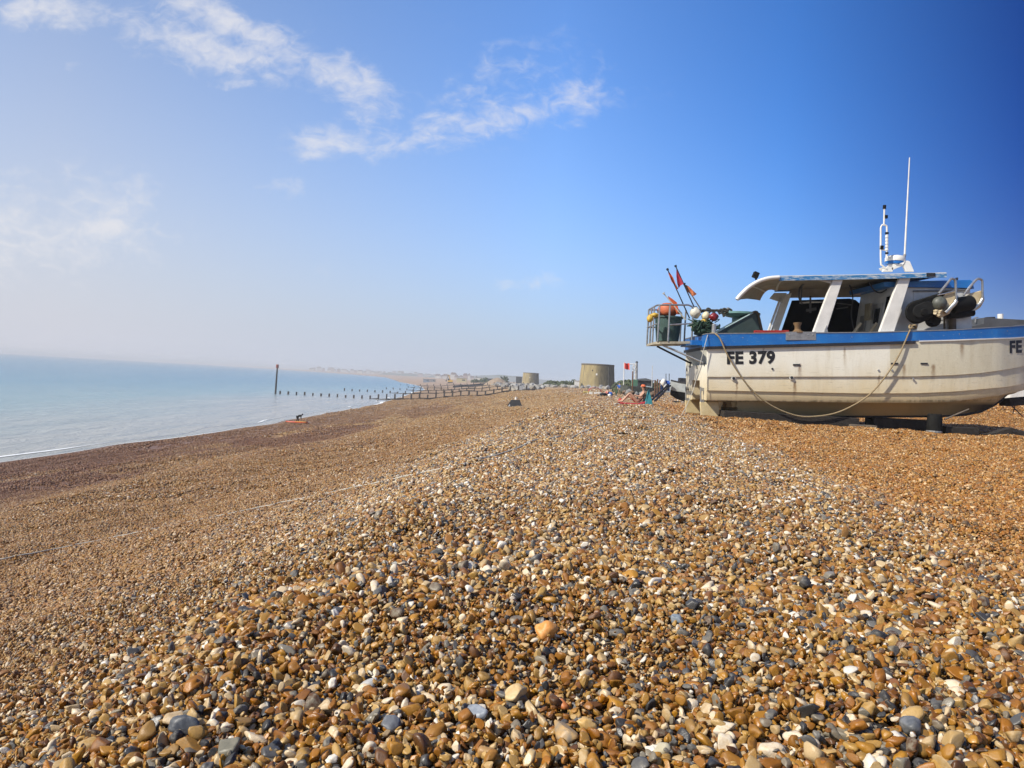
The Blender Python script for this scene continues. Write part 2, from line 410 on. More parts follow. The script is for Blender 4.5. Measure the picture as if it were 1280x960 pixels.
def clump(seed, n, spread, med):
    r = np.random.default_rng(seed); V = []; Fc = []; b = 0
    for k in range(n):
        v, f = LOW[r.integers(len(LOW))]
        s = np.clip(r.lognormal(math.log(med), .38), med * .45, med * 2.1)
        e = Euler((r.normal(0, .45), r.normal(0, .45), r.uniform(0, 6.28))).to_matrix()
        w = (v * np.array([1.15, .85, .66]) * s) @ np.array(e).T
        a = r.uniform(0, 6.28); d = spread * math.sqrt(r.uniform())
        w = w + np.array([math.cos(a) * d, math.sin(a) * d, r.normal(.0, med * .28)])
        V.append(w); Fc.append(f + b); b += len(v)
    return np.concatenate(V), np.concatenate(Fc)
clumps = [mesh_from('flint_clump', *clump(40 + k, 30, .11, .0235), PEB) for k in range(10)]
clumps_far = [mesh_from('flint_patch', *clump(80 + k, 24, .20, .038), PEB) for k in range(8)]

def scatter_points(y0, y1, dens, margin, power=1.0):
    """random points over the ground a camera near here could see, dens per square metre"""
    A = .70 * (y1 ** 2 - y0 ** 2) + 2 * margin * (y1 - y0); n = int(A * dens * 1.15)
    y = rng.uniform(y0, y1, n * 3); hw = .70 * y + margin
    keep = rng.uniform(0, 1, n * 3) < hw / (.70 * y1 + margin); y = y[keep]
    n2 = int(A * dens); y = y[:n2]; hw = .70 * y + margin
    x = rng.uniform(-1, 1, len(y)) * hw
    return x, y
def normals(x, y, e=.08):
    return np.stack([-(H(x + e, y) - H(x - e, y)) / (2 * e), -(H(x, y + e) - H(x, y - e)) / (2 * e), np.ones_like(x)], 1)
def point_obj(name, x, y, z, rot, scl, idx, protos, kind='stuff'):
    me = bpy.data.meshes.new(name); me.vertices.add(len(x)); me.vertices.foreach_set('co', np.stack([x, y, z], 1).ravel().astype(np.float32))
    for nme, typ, dat in (('rot', 'FLOAT_VECTOR', rot), ('scl', 'FLOAT_VECTOR', scl), ('idx', 'INT', idx)):
        a = me.attributes.new(nme, typ, 'POINT'); a.data.foreach_set('vector' if typ != 'INT' else 'value', dat.ravel().astype(np.float32 if typ != 'INT' else np.int32))
    o = bpy.data.objects.new(name, me); COL.objects.link(o)
    ng = bpy.data.node_groups.new(name, 'GeometryNodeTree')
    ng.interface.new_socket('Geometry', in_out='INPUT', socket_type='NodeSocketGeometry'); ng.interface.new_socket('Geometry', in_out='OUTPUT', socket_type='NodeSocketGeometry')
    gi = ng.nodes.new('NodeGroupInput'); go = ng.nodes.new('NodeGroupOutput'); iop = ng.nodes.new('GeometryNodeInstanceOnPoints'); jn = ng.nodes.new('GeometryNodeJoinGeometry')
    for p in protos:
        n = ng.nodes.new('GeometryNodeObjectInfo'); n.inputs['Object'].default_value = p; n.inputs['As Instance'].default_value = True
        ng.links.new(n.outputs['Geometry'], jn.inputs[0])
    def na(nm, dt):
        n = ng.nodes.new('GeometryNodeInputNamedAttribute'); n.data_type = dt; n.inputs['Name'].default_value = nm
        return [q for q in n.outputs if q.enabled and q.name == 'Attribute'][0]
    ng.links.new(gi.outputs[0], iop.inputs['Points']); ng.links.new(jn.outputs[0], iop.inputs['Instance']); iop.inputs['Pick Instance'].default_value = True
    ng.links.new(na('idx', 'INT'), iop.inputs['Instance Index']); ng.links.new(na('rot', 'FLOAT_VECTOR'), iop.inputs['Rotation']); ng.links.new(na('scl', 'FLOAT_VECTOR'), iop.inputs['Scale'])
    ng.links.new(iop.outputs[0], go.inputs[0])
    md = o.modifiers.new('scatter', 'NODES'); md.node_group = ng
    return o
QUALITY = 1.0
x, y = scatter_points(.35, 6.5, 5200 * QUALITY, 1.4); n = len(x)
size = np.clip(rng.lognormal(math.log(.0198), .41, n), .008, .062)
size *= .80 + .32 * np.clip((x + 1.9) / .9, 0, 1) * np.clip((3.3 + .12 * y - x) / 1.2, 0, 1)
size *= 1 + .25 * np.clip(vn(x * 1.1, y * 1.1, 41) * 2, -1, 1)
scl = np.stack([size * rng.uniform(1.0, 1.4, n), size * rng.uniform(.75, 1.0, n), size * rng.uniform(.5, .82, n)], 1)
rot = np.stack([rng.normal(0, .7, n), rng.normal(0, .7, n), rng.uniform(0, 6.283, n)], 1)
z = H(x, y) + size * .12 + rng.normal(0, .012, n)
point_obj('shingle', x, y, z, rot, scl, rng.integers(0, len(stones), n), stones); 
tag(COL.objects['shingle'], 'loose rounded flint shingle covering the near beach', 'shingle', kind='stuff')
def clump_layer(name, y0, y1, dens, protos, s0, s1, label):
    x, y = scatter_points(y0, y1, dens, 1.6); ok = H(x, y) > .12; x, y = x[ok], y[ok]; n = len(x); N = normals(x, y)
    s = rng.uniform(s0, s1, n); scl = np.stack([s, s, s], 1)
    rz = rng.uniform(0, 6.283, n)
    # Euler XYZ: spin first about z is lost in tilt order, tilt is small so add it directly
    rot = np.stack([np.arctan(-(-N[:, 1])) * 0 + np.arctan2(-N[:, 1], 1) * np.cos(0), np.arctan2(N[:, 0], 1), rz * 0], 1)
    # keep a few fixed headings by choosing among variants, plus quarter turns compensated for the tilt
    q = rng.integers(0, 4, n); c, s_ = np.cos(q * np.pi / 2), np.sin(q * np.pi / 2)
    tx, ty = np.arctan2(-N[:, 1], 1), np.arctan2(N[:, 0], 1)
    rot = np.stack([tx * c + ty * s_, -tx * s_ + ty * c, q * np.pi / 2], 1)
    o = point_obj(name, x, y, H(x, y) + .008, rot, scl, rng.integers(0, len(protos), n), protos)
    tag(o, label, 'shingle', kind='stuff')
clump_layer('shingle_middle', 6.1, 16, 150 * QUALITY, clumps, .9, 1.25, 'flint shingle of the beach crest beyond the nearest stones')
clump_layer('shingle_far', 15.5, 30, 42 * QUALITY, clumps_far, .85, 1.15, 'speckled flint shingle around the beached boat')
clump_layer('shingle_distant', 29.5, 62, 7.5 * QUALITY, clumps_far, 1.5, 2.1, 'pale flint shingle beyond the beached boat')
clump_layer('shingle_lower', 60, 135, 1.5, clumps_far, 2.4, 3.4, 'golden shingle of the middle beach slope as far as the black tent')
clump_layer('shingle_groynes', 132, 250, .32, clumps_far, 4.0, 5.6, 'brown shingle of the slope in front of the groynes')

# ------------------------------------------------------------------ light, sky, air
SUN_DIR = Vector((-1, -.53, 1.02)).normalized()
sun = bpy.data.lights.new('sun', 'SUN'); sun.energy = 4.9; sun.angle = R_(.5); sun.color = (1, .94, .83)
so = bpy.data.objects.new('sun', sun); COL.objects.link(so); so.rotation_euler = SUN_DIR.to_track_quat('Z', 'Y').to_euler()
el = math.asin(SUN_DIR.z); az = math.atan2(SUN_DIR.x, SUN_DIR.y)
world = bpy.data.worlds.new('World'); scene.world = world; world.use_nodes = True
wt = world.node_tree; wn, wl = wt.nodes, wt.links
class WT(NT):
    def __init__(s): s.t = wt; s.n = wn; s.l = wl
W = WT()
sky = W.node('ShaderNodeTexSky', sky_type='NISHITA'); sky.sun_disc = False; sky.sun_elevation = el; sky.sun_rotation = az
sky.air_density = 1.0; sky.dust_density = 1.6; sky.ozone_density = 3.0; sky.altitude = 0
tc = W.node('ShaderNodeTexCoord'); dirv = tc.outputs['Generated']
dx, dy, dz = W.xyz(dirv)
yy = W.math('MAXIMUM', dy, .05); u = W.math('DIVIDE', dx, yy); v = W.math('DIVIDE', dz, yy)
uv = W.node('ShaderNodeCombineXYZ'); wl.new(u, uv.inputs[0]); wl.new(v, uv.inputs[1]); uv = uv.outputs[0]
def pxuv(px, py):
    d = P(px, py, 1.0); return d.x, d.z - CAMZ
def seg_mask(a, b, wid, amt):
    """soft streak between two directions of the sky"""
    (ax, ay), (bx, by) = pxuv(*a), pxuv(*b); L = math.hypot(bx - ax, by - ay); ca, sa = (bx - ax) / L, (by - ay) / L
    px_ = W.math('SUBTRACT', u, ax); py_ = W.math('SUBTRACT', v, ay)
    t = W.math('ADD', W.math('MULTIPLY', px_, ca), W.math('MULTIPLY', py_, sa)); q = W.math('SUBTRACT', W.math('MULTIPLY', py_, ca), W.math('MULTIPLY', px_, sa))
    e1 = W.math('DIVIDE', W.math('MAXIMUM', W.math('MULTIPLY', t, -1.0), W.math('SUBTRACT', t, L)), wid * 1.3); e1 = W.math('MAXIMUM', e1, 0)
    e2 = W.math('DIVIDE', q, wid)
    d2 = W.math('ADD', W.math('MULTIPLY', e1, e1), W.math('MULTIPLY', e2, e2))
    return W.math('MULTIPLY', W.math('POWER', 2.718, W.math('MULTIPLY', d2, -1.0)), amt)
segs = [((170, 30), (335, 78), .036, .52), ((215, -5), (455, 108), .034, .62), ((30, 15), (150, 20), .026, .52), ((400, 182), (540, 172), .028, .5), ((490, 178), (720, 126), .030, .54), ((440, 108), (470, 140), .04, .5),
        ((85, 82), (92, 82), .010, .5), ((262, 108), (318, 103), .010, .36), ((325, 236), (375, 232), .014, .30), ((620, 355), (690, 348), .016, .34), ((-40, 290), (130, 280), .07, .52), ((560, 110), (640, 100), .04, .28), ((600, 90), (740, 90), .07, .16), ((640, 60), (780, 95), .05, .14), ((5, 216), (30, 215), .008, .35), ((410, 340), (430, 340), .014, .26)]
mask = None
for s_ in segs:
    k = seg_mask(*s_); mask = k if mask is None else W.math('MAXIMUM', mask, k)
wsc = W.node('ShaderNodeMapping'); wsc.inputs['Rotation'].default_value = (0, 0, R_(22)); wsc.inputs['Scale'].default_value = (1, 1.6, 1); wl.new(uv, wsc.inputs['Vector'])
cn = W.noise(wsc.outputs[0], 10, 7, .60, .6); cn2 = W.noise(wsc.outputs[0], 34, 5, .58, .8)
cf = W.math('ADD', mask, W.math('ADD', W.math('MULTIPLY', W.math('SUBTRACT', cn, .5), 1.5), W.math('MULTIPLY', W.math('SUBTRACT', cn2, .5), .95)))
cl = W.maprange(cf, .14, 1.0, 0, .80, True)
cl = W.math('MULTIPLY', cl, W.maprange(mask, .02, .2))
cl = W.math('MULTIPLY', cl, W.maprange(dz, 0, .03))
# clear deep-blue air away from the sun, pale sea haze towards it and along the horizon
hl = W.math('MAXIMUM', W.math('SQRT', W.math('ADD', W.math('MULTIPLY', dx, dx), W.math('MULTIPLY', dy, dy))), .001)
sh = Vector((-1, -.45)).normalized()
aa = W.math('DIVIDE', W.math('ADD', W.math('MULTIPLY', dx, sh.x), W.math('MULTIPLY', dy, sh.y)), hl)
ap = W.maprange(aa, -.9, .2)
tint = W.ramp(ap, [(.03, (.012, .105, .43)), (.2, (.36, .76, 1.3)), (.41, (.84, 1.24, 1.74)), (.93, (.93, 1.08, 1.26))])
deep = W.mix(1.0, sky.outputs[0], tint, 'MULTIPLY')
dzp = W.math('MAXIMUM', dz, 0)
sc_ = W.ramp(ap, [(.03, .085), (.41, .175), (.93, .315)])
hw_ = W.math('POWER', 2.718, W.math('MULTIPLY', W.math('POWER', W.math('DIVIDE', dzp, sc_), 1.4), -1.0))
hcol = W.ramp(ap, [(.03, (.325, .42, .56)), (.41, (.36, .413, .51)), (.93, (.447, .456, .51))])
hcol = W.mix(1.0, hcol, (10.0, 10.0, 10.0), 'MULTIPLY')
skyc = W.mix(hw_, deep, hcol)
sky_dim = W.maprange(aa, .25, .6, 1, .5)                         # unseen sky behind the camera dimmed to weaken the fill light
skyc = W.mix(1.0, skyc, W.ramp(sky_dim, [(0, (0, 0, 0)), (1, (1, 1, 1))]), 'MULTIPLY')
bg = wn['Background']; bg.inputs['Strength'].default_value = .12
CLOUD = (5.6, 5.55, 5.75)
wl.new(W.mix(cl, skyc, CLOUD), bg.inputs['Color'])

hz = bpy.data.materials.new('haze_air'); hz.use_nodes = True; hz.node_tree.nodes.clear()
ho = hz.node_tree.nodes.new('ShaderNodeOutputMaterial'); hv = hz.node_tree.nodes.new('ShaderNodeVolumePrincipled')
hv.inputs['Color'].default_value = (.95, .97, 1, 1); hv.inputs['Density'].default_value = .00037; hv.inputs['Anisotropy'].default_value = 0
hz.node_tree.links.new(hv.outputs[0], ho.inputs['Volume'])
MB().box((0, 4695, 8.5), (19000, 9600, 25)).build('haze', hz, kind='stuff')

vs = scene.view_settings; scene.display_settings.display_device = 'sRGB'
vs.view_transform = 'Standard'; vs.look = 'None'; vs.gamma = 1; vs.use_curve_mapping = False; vs.exposure = .29
scene.cycles.max_bounces = 6; scene.cycles.diffuse_bounces = 2; scene.cycles.use_adaptive_sampling = True; scene.cycles.adaptive_threshold = .02; scene.cycles.transparent_max_bounces = 8; scene.cycles.volume_bounces = 0
scene.cycles.use_denoising = True


# ------------------------------------------------------------------ the beached fishing boat
TH = R_(3.3); BO = Vector((5.65, 23.4, 7.28)); c_, s_n = math.cos(TH), math.sin(TH)
BR = Matrix.Rotation(-TH, 4, 'Y')
boat = empty('fishing_boat', BO, 'white fishing boat with a blue gunwale, beached, lettered FE 379', 'fishing boat', rot=BR)
BW = WM[boat]
def L2W(s, y, z): return BW @ Vector((s, y, z))
BI = BW.inverted()
def BL(px, py, Y): return BI @ P(px, py, Y)
ST = [0, .45, .9, .95, 2, 3, 4.5, 6, 7, 7.8, 8.1, 8.3, 8.5, 8.7, 8.9, 9.1, 9.4, 9.7, 10.2, 10.6, 10.9, 11.08]
def bh(s): return float(np.interp(s, [0, 1, 3, 6, 7.5, 8.5, 9.3, 10, 10.5, 10.9, 11.08], [1.38, 1.41, 1.45, 1.45, 1.38, 1.2, .92, .6, .36, .14, .04]))
def zsheer(s): return float(np.interp(s, [0, 4.6, 7, 9, 11.1], [2.36, 2.38, 2.45, 2.58, 2.8]))
def zrub(s): return float(np.interp(s, [0, 4.6, 7, 9, 11.1], [2.02, 2.13, 2.2, 2.28, 2.45]))
def zst1(s): return float(np.interp(s, [0, 6, 7.5, 9, 11.1], [1.15, 1.15, 1.2, 1.38, 1.75]))
def zst2(s): return float(np.interp(s, [0, 4.7, 6.5, 9, 11.1], [.76, .66, .67, .86, 1.25]))
def zch(s): return float(np.interp(s, [0, 5.6, 7, 8.64, 11.1], [.465, .37, .40, .60, 1.0]))
def zkeel(s): return float(np.interp(s, [0, .92, .93, 7.0, 7.8, 8.3, 8.7, 9.1, 11.1], [.44, .43, 0, .0, .04, .13, .30, .58, .98]))
def hull_half(s):
    b = bh(s); k = b / 1.42; zc = zch(s); zk = min(zkeel(s), zc - .03); zt = max(1.05, zst2(s) + .15)
    o = [(-b, zsheer(s)), (-b, zrub(s)), (-b + .004 * k, zst1(s) + .012), (-b + .004 * k, zst1(s)), (-b + .045 * k, zst1(s) - .012), (-b + .05 * k, zst2(s) + .012), (-b + .05 * k, zst2(s)), (-b + .095 * k, zst2(s) - .012),
         (-b + .11 * k, zc + .02), (-b + .125 * k, zc), (-b + .33 * k, zc - .01 + .02), (-b + .66 * k, zk), (-b + .82 * k, zk), (-b + .90 * k, zc), (-b + .94 * k, zt)]
    return o
def hull_sec(s):
    h = hull_half(s); b = bh(s); k = min(1, b / .3)
    ins = [(b - .09 * k, zsheer(s)), (b - .09 * k, 1.5 + max(0, (s - 9) * .2)), (-b + .09 * k, 1.5 + max(0, (s - 9) * .2)), (-b + .09 * k, zsheer(s))]
    pts = h + [(-y, z) for y, z in h[::-1]] + ins
    return [L2W(s + (0.16 * (z - 1.5) if s > 9.5 else 0) * 1.0, y, z) for y, z in pts]
t = NT('hull_gelcoat'); o = t.obj(); ox, oy, oz = t.xyz(o)
n1 = t.noise(t.mapv(o, (1, 1, .5)), 1.6, 5, .6); n2 = t.noise(t.mapv(o, (4, 4, .55)), 1.3, 5, .65, .6); n3 = t.noise(o, 14, 4, .7)
lowd = t.maprange(t.math('ADD', oz, t.math('MULTIPLY', t.math('SUBTRACT', n1, .5), .9)), 1.75, .45, 0, 1, True)
fwd = t.math('MULTIPLY', t.maprange(ox, 5.19, 5.21), t.maprange(oz, .9, 1.3))
c = t.mix(t.math('MULTIPLY', lowd, .75), (.82, .785, .67), (.62, .47, .22))
c = t.mix(t.math('MULTIPLY', fwd, .6), c, (.53, .46, .29))
dirt = t.math('MULTIPLY', t.maprange(n2, .48, .80), t.maprange(ox, .3, 3.5, .15, .7))
c = t.mix(t.math('MULTIPLY', dirt, .55), c, (.42, .33, .17))
c = t.mix(t.math('MULTIPLY', t.maprange(n3, .58, .72), t.maprange(ox, 4.5, 6.5, .12, .5)), c, (.33, .28, .17))
scr = t.math('MULTIPLY', t.maprange(t.noise(t.mapv(o, (3, 3, 6)), 3.0, 5, .75), .60, .66), t.math('MULTIPLY', t.maprange(ox, 5.9, 6.6), t.maprange(ox, 8.3, 7.6)))
c = t.mix(t.math('MULTIPLY', scr, .65), c, (.78, .75, .62))
for sx, sz, wd, am in ((2.62, 1.52, .09, .5), (2.5, 1.0, .07, .6), (.85, 1.0, .05, .45), (5.6, 1.5, .08, .5), (6.45, 1.5, .10, .55), (4.9, 1.2, .05, .4), (7.3, 2.1, .10, .5), (3.9, 2.0, .05, .35), (1.6, 2.0, .04, .3)):
    ax_ = t.math('ABSOLUTE', t.math('SUBTRACT', t.math('ADD', ox, t.math('MULTIPLY', t.math('SUBTRACT', n3, .5), .10)), sx)); rm = t.math('MULTIPLY', t.maprange(ax_, wd, 0, 0, 1, True), t.math('MULTIPLY', t.maprange(oz, sz + .02, sz - .05), t.maprange(oz, sz - .55, sz - .1))); c = t.mix(t.math('MULTIPLY', rm, am + .25), c, (.20, .10, .03))
sc2 = t.noise(t.mapv(o, (1.2, 3, 16)), 2.2, 6, .75, .3); c = t.mix(t.math('MULTIPLY', t.maprange(sc2, .60, .645), t.maprange(oz, 2.0, .7, .12, .55)), c, (.24, .20, .13))
ch2 = t.noise(o, 34, 4, .7); c = t.mix(t.math('MULTIPLY', t.maprange(ch2, .70, .73), .7), c, (.12, .10, .07))
# broken dark line along the lowest chine and stain runs under strakes
ln = t.maprange(t.math('ABSOLUTE', t.math('SUBTRACT', oz, .44)), .05, .0)
c = t.mix(t.math('MULTIPLY', t.math('MULTIPLY', ln, t.maprange(n2, .4, .6)), .8), c, (.07, .055, .035))
c = t.mix(t.math('MULTIPLY', t.maprange(oz, .47, .38), t.maprange(ox, 1.2, 2.6, .15, .8)), c, (.36, .26, .12))  # shadow under the chine painted into the colour along with brown dirt
botm = t.math('MULTIPLY', t.maprange(oz, .40, .30), t.maprange(ox, 7.0, 8.3)); c = t.mix(botm, c, (.03, .028, .025))
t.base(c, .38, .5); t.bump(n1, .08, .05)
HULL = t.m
WHITE = M('white_paint', (.78, .76, .71), .42, .10, 3); GREYWHITE = M('aged_white', (.66, .65, .61), .5, .14, 4)
t = NT('blue_paint'); o = t.obj(); bn = t.noise(o, 5, 5, .7)
bc = t.mix(t.maprange(t.noise(o, 1.1, 3), .4, .65), (.006, .115, .40), (.010, .165, .49)); bc = t.mix(t.math('MULTIPLY', t.maprange(bn, .58, .70), .45), bc, (.10, .24, .42)); b3 = t.noise(t.mapv(o, (1, 1, 2.5)), 13, 5, .75); bc = t.mix(t.math('MULTIPLY', t.maprange(b3, .645, .665), .85), bc, (.42, .45, .45))
t.base(bc, .42); BLUE = t.m
t = NT('peeling_blue'); o = t.obj(); pn = t.noise(t.mapv(o, (1.2, 1, 5)), 4, 6, .75)
t.base(t.mix(t.maprange(pn, .46, .62), (.02, .17, .40), (.50, .54, .56)), .55); PEEL = t.m
NAVY = M('dark_rubber', (.022, .022, .028), .6, .3, 9); BLACK = M('black_rubber', (.006, .006, .006), .75, .3, 8, c2=(.016, .015, .013), spec=.15)
STEEL = M('stainless_steel', (.58, .57, .55), .32, .2, 12, metal=.85); GREYSTEEL = M('galvanised', (.36, .36, .36), .5, .2, 12, metal=.5)
CREAM = M('cream_plate', (.62, .52, .34), .5, .25, 5, c2=(.34, .24, .12)); TIMBER = M('tarred_timber', (.035, .028, .022), .8, .35, 6, bump=.5)
BARE = M('weathered_wood', (.20, .16, .12), .8, .3, 8, bump=.4); DARKIN = M('black_curtain', (.004, .004, .005), .95, .2, 6, spec=.05)
ROPE = M('manila_rope', (.36, .27, .15), .9, .25, 30, bump=.6); PALEROPE = M('pale_rope', (.56, .53, .46), .9, .2, 30, bump=.6)
GLASS = NT('dark_glass'); GLASS.base((.02, .025, .03), .06, .6); GLASS = GLASS.m
RED = M('red_paint', (.42, .03, .022), .5, .2, 6); TEAL = M('teal_plastic', (.13, .27, .26), .5, .2, 5, c2=(.07, .13, .12)); DKGREEN = M('dark_green_board', (.035, .06, .055), .6, .2, 4)

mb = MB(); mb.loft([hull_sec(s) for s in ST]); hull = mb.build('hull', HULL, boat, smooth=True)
for s, z, pl in ((.0, 0, 0),):
    pass
def perimeter(ds=.25, s1=10.9):
    """plan outline of the hull from the bow round the transom to the bow again"""
    S = list(np.arange(s1, .05, -ds)) + [0.0]
    return [(s, -bh(s)) for s in S] + [(0.0, y) for y in np.linspace(-1.38, 1.38, 7)[1:-1]] + [(s, bh(s)) for s in S[::-1]]
def band(path, f_lo, f_hi, out, inn, skip=None):
    secs = []; n = len(path)
    for i, (s, y) in enumerate(path):
        if skip and not skip(s, y): continue
        a = Vector(path[max(i - 1, 0)]); b = Vector(path[min(i + 1, n - 1)]); d = (b - a).normalized(); nr = Vector((d.y, -d.x))  # outward on the near side
        if s == 0 and abs(y) > 1.37: nr = Vector((-.9, math.copysign(.9, y)))
        if nr.dot(Vector((s - 3, y))) < 0 and s > .01: nr = -nr
        if s == 0 and abs(y) < 1.37: nr = Vector((-1, 0))
        lo, hi = f_lo(s), f_hi(s); rake = lambda z: .16 * (z - 1.5) if s > 9.5 else 0
        secs.append([L2W(s + nr.x * o_ + rake(z), y + nr.y * o_, z) for o_, z in ((out, lo), (out, hi), (-inn, hi), (-inn, lo))])
    return secs
path = perimeter()
gun = MB().loft(band(path, zrub, lambda s: zsheer(s) + .012, .02, .10)).build('gunwale', BLUE, boat)
MB().loft(band(path, lambda s: zsheer(s) + .014, lambda s: zsheer(s) + .04, .03, .115)).build('gunwale_cap', GREYSTEEL, gun)
rub_d = lambda s, y: s < 5.95
p_near = [p for p in path if p[1] > -3]
half = [p for p in path if p[1] < 0 and p[0] <= 6.0] + [p for p in path if p[0] == 0 and p[1] >= 0] + [p for p in path if p[1] > 0 and 0 < p[0] <= 6.0]
MB().loft(band(half, lambda s: zrub(s) - .085, lambda s: zrub(s) - .003, .06, .0)).build('rub_rail', NAVY, boat)
for sg in (-1, 1):
    pp = [(s, sg * bh(s)) for s in np.arange(6.02, 10.9, .2)]
    MB().loft([[L2W(s + dxx, y + sg * o_, z) for o_, z in ((.035, zrub(s) - .035), (.035, zrub(s) - .002), (0, zrub(s) - .002), (0, zrub(s) - .035))] for s, y in pp for dxx in (0,)]).build('rub_strip', WHITE, boat)
# registration lettering, both sides of the bow and at the quarter
def lettering(text, s0, z0, height, sgn=-1, slope=0.0, name='registration'):
    cu = bpy.data.curves.new('tmp', 'FONT'); cu.body = text; cu.size = height * 1.43; cu.offset = height * .062; cu.resolution_u = 4; cu.space_character = 1.06
    to = bpy.data.objects.new('tmp', cu); COL.objects.link(to); bpy.context.view_layer.update()
    me0 = bpy.data.meshes.new_from_object(to.evaluated_get(bpy.context.evaluated_depsgraph_get())); bpy.data.objects.remove(to)
    bm = bmesh.new(); bm.from_mesh(me0); bmesh.ops.triangulate(bm, faces=bm.faces)
    for _ in range(2): bmesh.ops.subdivide_edges(bm, edges=[e for e in bm.edges if e.calc_length() > .12], cuts=1)
    mb = MB(); bm.verts.ensure_lookup_table(); vs = []
    for v in bm.verts:
        s = s0 + v.co.x; z = z0 + v.co.y + slope * v.co.x
        vs.append(L2W(s, sgn * (bh(s) + .006 + (0 if s < 9.5 else .01)), z))
    mb.add(vs, [tuple(q.index for q in f.verts) for f in bm.faces]); bm.free()
    return mb.build(name, M('black_lettering', (.012, .012, .014), .5, .1), hull)
q0 = BL(908, 454.5, 22.0); q1 = BL(908, 439.2, 22.0)
lettering('FE 379', q0.x, q0.z, (q1.z - q0.z) * .95, slope=.012)
q0 = BL(1269, 440.5, 22.05); lettering('FE 379', q0.x, q0.z, .335, slope=.06)
# scuppers and portholes
for px, py in ((995, 456), (1117, 454.5), (1154, 454.5)):
    q = BL(px, py, 22.0); MB().box(L2W(q.x, -bh(q.x) - .004, q.z), (.20, .03, .045), BR.to_3x3()).build('scupper', NAVY, hull)
for px, py in ((917, 473), (989, 472)):
    q = BL(px, py, 22.0); y = -bh(q.x)
    a = MB().lathe(L2W(q.x, y + .06, q.z), [(.0, -.0), (.065, 0), (.065, .035), (.045, .04)][1:3] + [(.062, .05)], 16, Vector((0, -1, 0))).build('outlet_ring', WHITE, hull, smooth=True)
    MB().lathe(L2W(q.x, y + .0, q.z), [(.04, 0), (.04, .018)], 14, Vector((0, -1, 0))).build('outlet_hole', NAVY, hull)
for px, py in ((1097, 463), (1114, 463), (965, 461), (1140, 473)):
    q = BL(px, py, 22.0); MB().lathe(L2W(q.x, -bh(q.x) + .02, q.z), [(.03, 0), (.028, .04)], 10, Vector((0, -1, 0))).build('through_hull', STEEL if px > 1090 else NAVY, hull)
# transom fittings: dark sockets, hinge rods, rudders
for y, z in ((-1.05, 1.52), (-.15, 1.45), (.75, 1.5), (1.2, 1.4)):
    MB().box(L2W(-.005, y, z), (.03, .07, .11), BR.to_3x3()).build('transom_socket', NAVY, hull)
for y in (-.96, .96):
    mb = MB(); mb.tube([L2W(-.09, y, .86), L2W(-.09, y, -.02)], .022); mb.box(L2W(-.05, y, .78), (.1, .09, .10), BR.to_3x3()); mb.box(L2W(-.05, y, .45), (.1, .1, .08), BR.to_3x3())
    mb.build('rudder_stock', GREYSTEEL, boat)
    q = [(-.12, .42), (.42, .44), (.46, .06), (.40, -.02), (-.10, .02)]
    MB().prism([L2W(s, y - .05, z) for s, z in q], BW.to_3x3() @ Vector((0, .10, 0))).build('rudder', M('rudder_cream', (.66, .56, .34), .5, .2, 4, c2=(.45, .32, .13)), boat, bevel=.02)
    mb = MB(); mb.tube([L2W(.5, y + .02, .22), L2W(.98, y + .02, .22)], .04); 
    for k in range(4):
        a = k * math.pi / 2 + .5; mb.box(L2W(.6, y + .02 + .12 * math.cos(a), .22 + .12 * math.sin(a)), (.03, .16, .12), BR.to_3x3() @ Matrix.Rotation(a, 3, 'X') @ Matrix.Rotation(.5, 3, 'Y'))
    mb.build('propeller', M('bronze', (.20, .13, .05), .4, .3, 8, metal=.7), boat)
    MB().box(L2W(.69, y + .0, .03), (.56, .12, .05), BR.to_3x3()).build('skeg', NAVY, boat)
MB().tube([L2W(.94, -.70, -.03), L2W(7.0, -.70, -.01), L2W(7.8, -.68, .03), L2W(8.3, -.62, .12), L2W(8.75, -.56, .32), L2W(9.15, -.5, .62)], [.05, .05, .05, .05, .05, .04]).build('keel_band', NAVY, boat)
# plate and capstan on the gunwale
q = BL(1000, 421, 22); MB().box(L2W(q.x, -bh(q.x) - .025, q.z + .02), (.86, .02, .24), BR.to_3x3()).build('fairlead_plate', GREYSTEEL, boat, bevel=.004)
for dx_ in (-.33, .2, .33): MB().lathe(L2W(q.x + dx_, -bh(q.x) - .034, q.z + .06), [(.022, 0), (.02, .012)], 8, Vector((0, -1, 0))).build('plate_bolt', STEEL, boat)
q = BL(996, 416, 22.15); cz = BW.to_3x3() @ Vector((0, 0, 1))
MB().lathe(L2W(q.x, -1.3, 2.40), [(.2, 0), (.2, .03), (.12, .06), (.08, .11), (.08, .2), (.115, .27), (.115, .30), (.05, .31)], 16, cz).build('capstan', M('rusty_brass', (.20, .12, .055), .6, .3, 9), boat, smooth=True)
MB().box(L2W(q.x - .65, -1.0, 2.46), (1.0, .12, .08), BR.to_3x3()).build('red_rail', RED, boat, bevel=.01)
for px, dx_ in ((1066, .18), (1086, .18)):
    a, b = BL(px, 417, 22.8), BL(px + 10, 404, 22.8); MB().tube([L2W(a.x, a.y, a.z - .5), L2W(a.x, a.y, a.z), L2W(b.x, b.y, b.z)], .045, 8).build('hand_lever', CREAM, boat)

